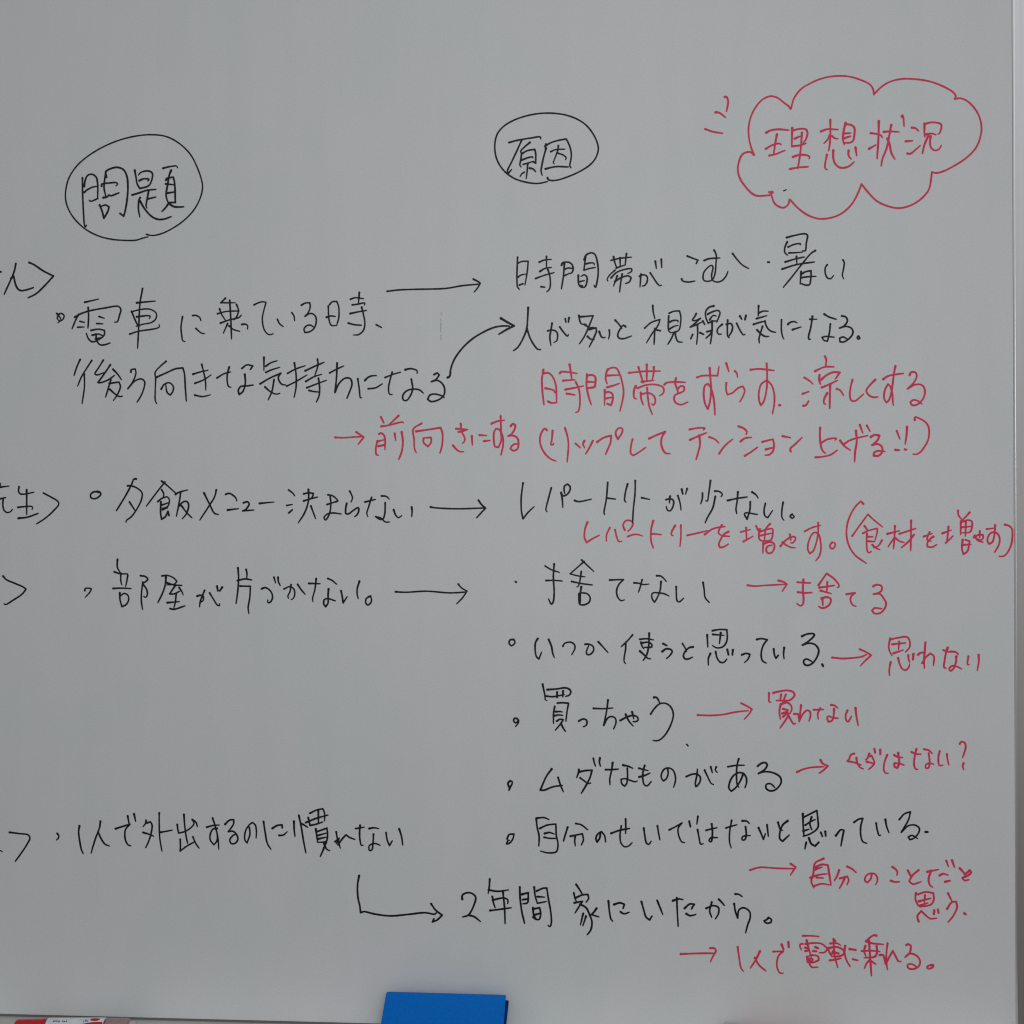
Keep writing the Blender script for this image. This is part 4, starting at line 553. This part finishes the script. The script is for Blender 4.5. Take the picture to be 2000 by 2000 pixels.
note r 2.26 思|4477 -4219 4470 -4285 4498 -4357/4499 -4233 4578 -4206 4664 -4215 4671 -4281 4642 -4340 4520 -4371/4506 -4310 4635 -4274/4575 -4239 4566 -4319/4513 -4357 4606 -4326/4505 -4532 4491 -4474 4534 -4415 4577 -4458 4634 -4498 4699 -4492/4675 -4405 4670 -4449/4714 -4397 4721 -4433
note r 2.26 う|4825 -4216 4865 -4299/4814 -4387 4865 -4313 4911 -4305 4922 -4363 4878 -4466 4824 -4533
note r 2.26 。|5000 -4432 5015 -4443
arrow k 2.19 -|-1743 -4140 -1760 -4244 -1756 -4383 -1734 -4483 -1725 -4559 -1689 -4546 -1561 -4571 -1383 -4588 -1179 -4567 -989 -4544 -874 -4557 -855 -4535/-919 -4442 -868 -4511 -792 -4568 -849 -4623 -902 -4646 -887 -4612
note k 2.19 2|-564 -4383 -564 -4341 -520 -4312 -457 -4314 -412 -4357 -431 -4446 -494 -4560 -560 -4584/-494 -4562 -431 -4577 -358 -4630
note k 2.19 年|-252 -4151 -257 -4229 -270 -4314/-265 -4273 -166 -4287 -40 -4269/-223 -4347 -210 -4416 -191 -4472/-217 -4385 -91 -4361 -47 -4382 -50 -4423/-248 -4505 -141 -4490 -9 -4469/-101 -4301 -84 -4476 -78 -4649
note k 2.19 間|88 -4235 92 -4360 111 -4510 142 -4641/111 -4316 184 -4296 174 -4409 123 -4422/123 -4375 167 -4369/251 -4232 262 -4332 287 -4413 387 -4392/280 -4275 349 -4243 393 -4239 412 -4367 437 -4504 443 -4641 427 -4673 406 -4657/287 -4338 368 -4342/236 -4464 249 -4557 280 -4594/249 -4476 312 -4462 324 -4531 305 -4594 274 -4594 230 -4568/261 -4542 314 -4525
note k 2.19 家|723 -4193 762 -4251 789 -4296/697 -4288 710 -4350 723 -4379/717 -4343 795 -4309 854 -4302 863 -4347 834 -4390/703 -4400 756 -4389 795 -4381 756 -4441 710 -4514/769 -4414 834 -4452 874 -4530 900 -4608 887 -4700 847 -4755/802 -4518 771 -4647/834 -4547 798 -4656/952 -4457 919 -4503 893 -4527 978 -4552
note k 2.19 に|1085 -4372 1096 -4486 1115 -4578 1132 -4597/1148 -4410 1213 -4390 1263 -4405 1250 -4451/1220 -4491 1259 -4512 1318 -4493
note k 2.19 い|1454 -4372 1480 -4466 1506 -4544 1545 -4575 1571 -4532/1630 -4356 1662 -4436 1692 -4511
note k 2.19 た|1805 -4355 1864 -4335 1918 -4340/1848 -4322 1853 -4472 1863 -4641/1935 -4437 1993 -4388 2042 -4390 2012 -4440/1954 -4498 1993 -4518 2060 -4504
note k 2.19 か|2174 -4433 2252 -4401 2310 -4421 2310 -4488 2277 -4548/2236 -4363 2213 -4464 2236 -4532/2314 -4330 2349 -4364 2375 -4396
note k 2.19 ら|2497 -4267 2536 -4270 2572 -4295/2484 -4375 2497 -4459 2523 -4534 2536 -4445 2587 -4418 2652 -4456 2662 -4520 2632 -4612 2610 -4697
note k 2.19 。|2864 -4523 2838 -4549 2812 -4559 2844 -4584 2889 -4574 2893 -4539 2857 -4523
arrow r 2.19 -|1891 -4949 2037 -4939 2264 -4931/2218 -4875 2264 -4876 2282 -4904 2253 -4957 2220 -5028
note r 2.26 1|2522 -4856 2536 -4961 2561 -5094 2586 -5127
note r 2.26 人|2768 -4899 2725 -4988 2663 -5087/2713 -4972 2755 -5049 2832 -5114
note r 2.26 で|2914 -4899 3026 -4893 2975 -4941 2955 -5013 2960 -5085 2990 -5136 3023 -5135/3006 -4817 3027 -4870/3081 -4789 3085 -4846
note r 2.26 電|3241 -4717 3317 -4715 3417 -4720/3238 -4806 3210 -4812 3210 -4843 3225 -4874/3268 -4806 3358 -4794 3449 -4802 3510 -4852 3480 -4894 3419 -4900/3282 -4768 3302 -4851 3332 -4943/3264 -4847 3292 -4854/3268 -4885 3291 -4880/3378 -4839 3406 -4851/3352 -4883 3388 -4885/3286 -4949 3291 -5006 3347 -5010 3413 -4983 3408 -4942 3337 -4928 3286 -4949/3307 -4969 3337 -4964 3347 -4984 3327 -5000/3317 -4969 3311 -5016 3337 -5061 3403 -5060
note r 2.26 車|3576 -4743 3581 -4845 3591 -4938 3621 -5058/3576 -4748 3596 -4765/3542 -4795 3611 -4791 3654 -4813/3520 -4847 3611 -4832 3682 -4864 3692 -4899 3652 -4931 3555 -4938/3515 -4852 3535 -4903 3560 -4938/3545 -4908 3631 -4898/3571 -4882 3631 -4906/3535 -4982 3591 -4973 3657 -4957
note r 2.26 に|3703 -4820 3697 -4894 3722 -4986 3758 -5045/3753 -4852 3819 -4861/3788 -4964 3839 -4975
note r 2.26 乗|4045 -4697 4012 -4695 3966 -4729 3928 -4764 3996 -4783 4120 -4793/3964 -4760 3976 -4939 3990 -5142/3925 -4812 3910 -4869 3930 -4928/4047 -4815 4052 -4876 4031 -4928 3910 -4946/3885 -4872 3986 -4865 4082 -4873/3971 -4970 3940 -5002 3913 -5062/3976 -4975 4036 -5012
note r 2.26 れ|4166 -4781 4153 -4894 4155 -5007 4165 -5070/4082 -4911 4117 -4911 4132 -4956 4145 -5009 4183 -4935 4223 -4862 4259 -4933 4284 -4975 4309 -4978
note r 2.26 る|4370 -4796 4385 -4785 4415 -4797 4418 -4837 4400 -4889 4357 -4929 4400 -4891 4450 -4893 4500 -4928 4520 -4978 4500 -5030 4450 -5057 4399 -5053 4379 -5022 4399 -5004 4450 -5011 4485 -5041
note r 2.26 。|4646 -5008 4601 -5023 4596 -5043 4621 -5050 4661 -5026 4663 -5008 4636 -5006
"""
rnd = random.Random(3)
for line in INK.strip().splitlines():
    head, body = line.split('|')
    kind, tone, width, ch = head.split(' ')
    strokes = []
    for st in body.split('/'):
        sm = st.endswith('~'); v = [int(a)/10000.0 for a in st.rstrip('~').split()]
        strokes.append((sm, [Vector((v[i], v[i+1])) for i in range(0, len(v), 2)]))
    me = ink_mesh(strokes, float(width)/1000.0, rnd)
    o = link(KIND[kind], me, TONE[tone], None); onboard(o)
    o['label'] = f'{NAME[tone]} marker ' + {'circle': 'circle drawn round a heading', 'cloud': 'cloud outline round the heading', 'arrow': 'arrow', 'dash': 'accent dash', 'smudge': 'stray mark'}.get(kind, 'character ' + ch)

# ------------------------------------------------------------------ eraser leaning in the tray
er = thing('board_eraser', 'bright blue rectangular eraser leaning against the board in the pen tray', 'eraser', (-0.075, -0.025, ZB-0.0024))
def under(o, root):
    bpy.context.view_layer.update(); o.parent = root; o.matrix_parent_inverse = root.matrix_world.inverted(); return o
t15 = math.tan(math.radians(15))
def lean(x, z, off=0.0): return (x, -0.0223-(-0.536-z)*t15+off, z)
nb = Vector((0, math.cos(math.radians(15)), -math.sin(math.radians(15))*1.0))*1.0
nb = Vector((0, 0.966, -0.259))
zb = ZB-0.0022
under(slab('eraser_cover', [lean(-0.1458, zb+0.0035), lean(-0.0088, zb+0.0035), lean(-0.0058, -0.5360), lean(-0.1393, -0.5355)], 0.0075, nb, M_blue, None, 0.0013), er)
under(slab('felt_pad', [lean(-0.1435, zb+0.0042, 0.0085), lean(-0.0066, zb+0.0042, 0.0085), lean(-0.0029, -0.5448, 0.0085), lean(-0.1368, -0.5448, 0.0085)], 0.0085, nb, M_navy, None, 0.0016), er)

# ------------------------------------------------------------------ red marker, bottom left
def marker_root(name, label, a, b):
    o = thing(name, label, 'marker pen', a)
    d = (Vector(b)-Vector(a)); o.rotation_euler = d.to_track_quat('X', 'Z').to_euler(); return o
mk = marker_root('marker_pen', 'red-capped marker with white and red label lying in the tray at lower left', (-0.5550, -0.0365, ZB+0.0046), (-0.4130, -0.0325, ZB+0.0064))
lathe('cap', [(0.0, 0.0052), (0.0006, 0.0066), (0.0030, 0.0070), (0.030, 0.0075), (0.0345, 0.0077), (0.0350, 0.0069)], M_capred, mk)
lathe('cap_collar', [(0.0351, 0.0063), (0.0352, 0.0066), (0.0358, 0.0066), (0.0360, 0.0063)], M_print_dark, mk)
lathe('label_barrel', [(0.0361, 0.0078), (0.0364, 0.0085), (0.0375, 0.0087), (0.1000, 0.0087), (0.1009, 0.0086), (0.1012, 0.0078)], M_label, mk, 48)
pr = 0.00878
patch('red_stripe', 0.052, 0.1007, 8, 54, pr, M_print_red, mk, 'swoosh')
patch('red_stripe', 0.037, 0.1007, -60, 4, pr, M_print_red, mk)
patch('emblem', 0.0850, 0.0965, 62, 90, pr, M_print_red, mk, 'oval')
rr = random.Random(11)
for gx, gw in ((0.0445, 0.0016), (0.0468, 0.0008), (0.0482, 0.0012), (0.0503, 0.0018), (0.0545, 0.0009), (0.0562, 0.0020), (0.0590, 0.0010), (0.0780, 0.0014), (0.0802, 0.0016), (0.0826, 0.0010)):
    a0 = rr.uniform(52, 58); a1 = a0+rr.uniform(7, 15)
    patch('printed_mark', gx, gx+gw, a0, a1, pr, M_print_dark, mk)
lathe('barrel_ring', [(0.1013, 0.0070), (0.1015, 0.0076), (0.1025, 0.0076), (0.1027, 0.0070)], M_inkcore, mk)
lathe('clear_barrel', [(0.1028, 0.0078), (0.1032, 0.0084), (0.1255, 0.0083), (0.1275, 0.0077), (0.1284, 0.0058)], M_clear, mk)
lathe('ink_reservoir', [(0.1034, 0.0055), (0.1038, 0.0072), (0.1246, 0.0072), (0.1252, 0.0055)], M_inkcore, mk)
lathe('end_plug', [(0.12845, 0.0048), (0.1288, 0.0052), (0.1330, 0.0050), (0.1350, 0.0043), (0.1358, 0.0028)], M_pale, mk)

# second pen: only its pale end shows above the lower picture edge
m2 = marker_root('marker_pen', 'pale-ended red pen lying against the board, barely showing at lower edge', (0.2350, -0.0130, ZB+0.0072), (0.3640, -0.0480, ZB+0.0070))
lathe('end_plug', [(0.0, 0.0070), (0.0008, 0.0094), (0.0025, 0.0100), (0.022, 0.0100), (0.0226, 0.0094)], M_pale, m2)
lathe('pen_barrel', [(0.0228, 0.0090), (0.0232, 0.0094), (0.0900, 0.0094), (0.0905, 0.0088)], M_capred, m2)
lathe('cap', [(0.0907, 0.0090), (0.0911, 0.0096), (0.1340, 0.0092), (0.1365, 0.0080), (0.1370, 0.0060)], M_capred, m2)
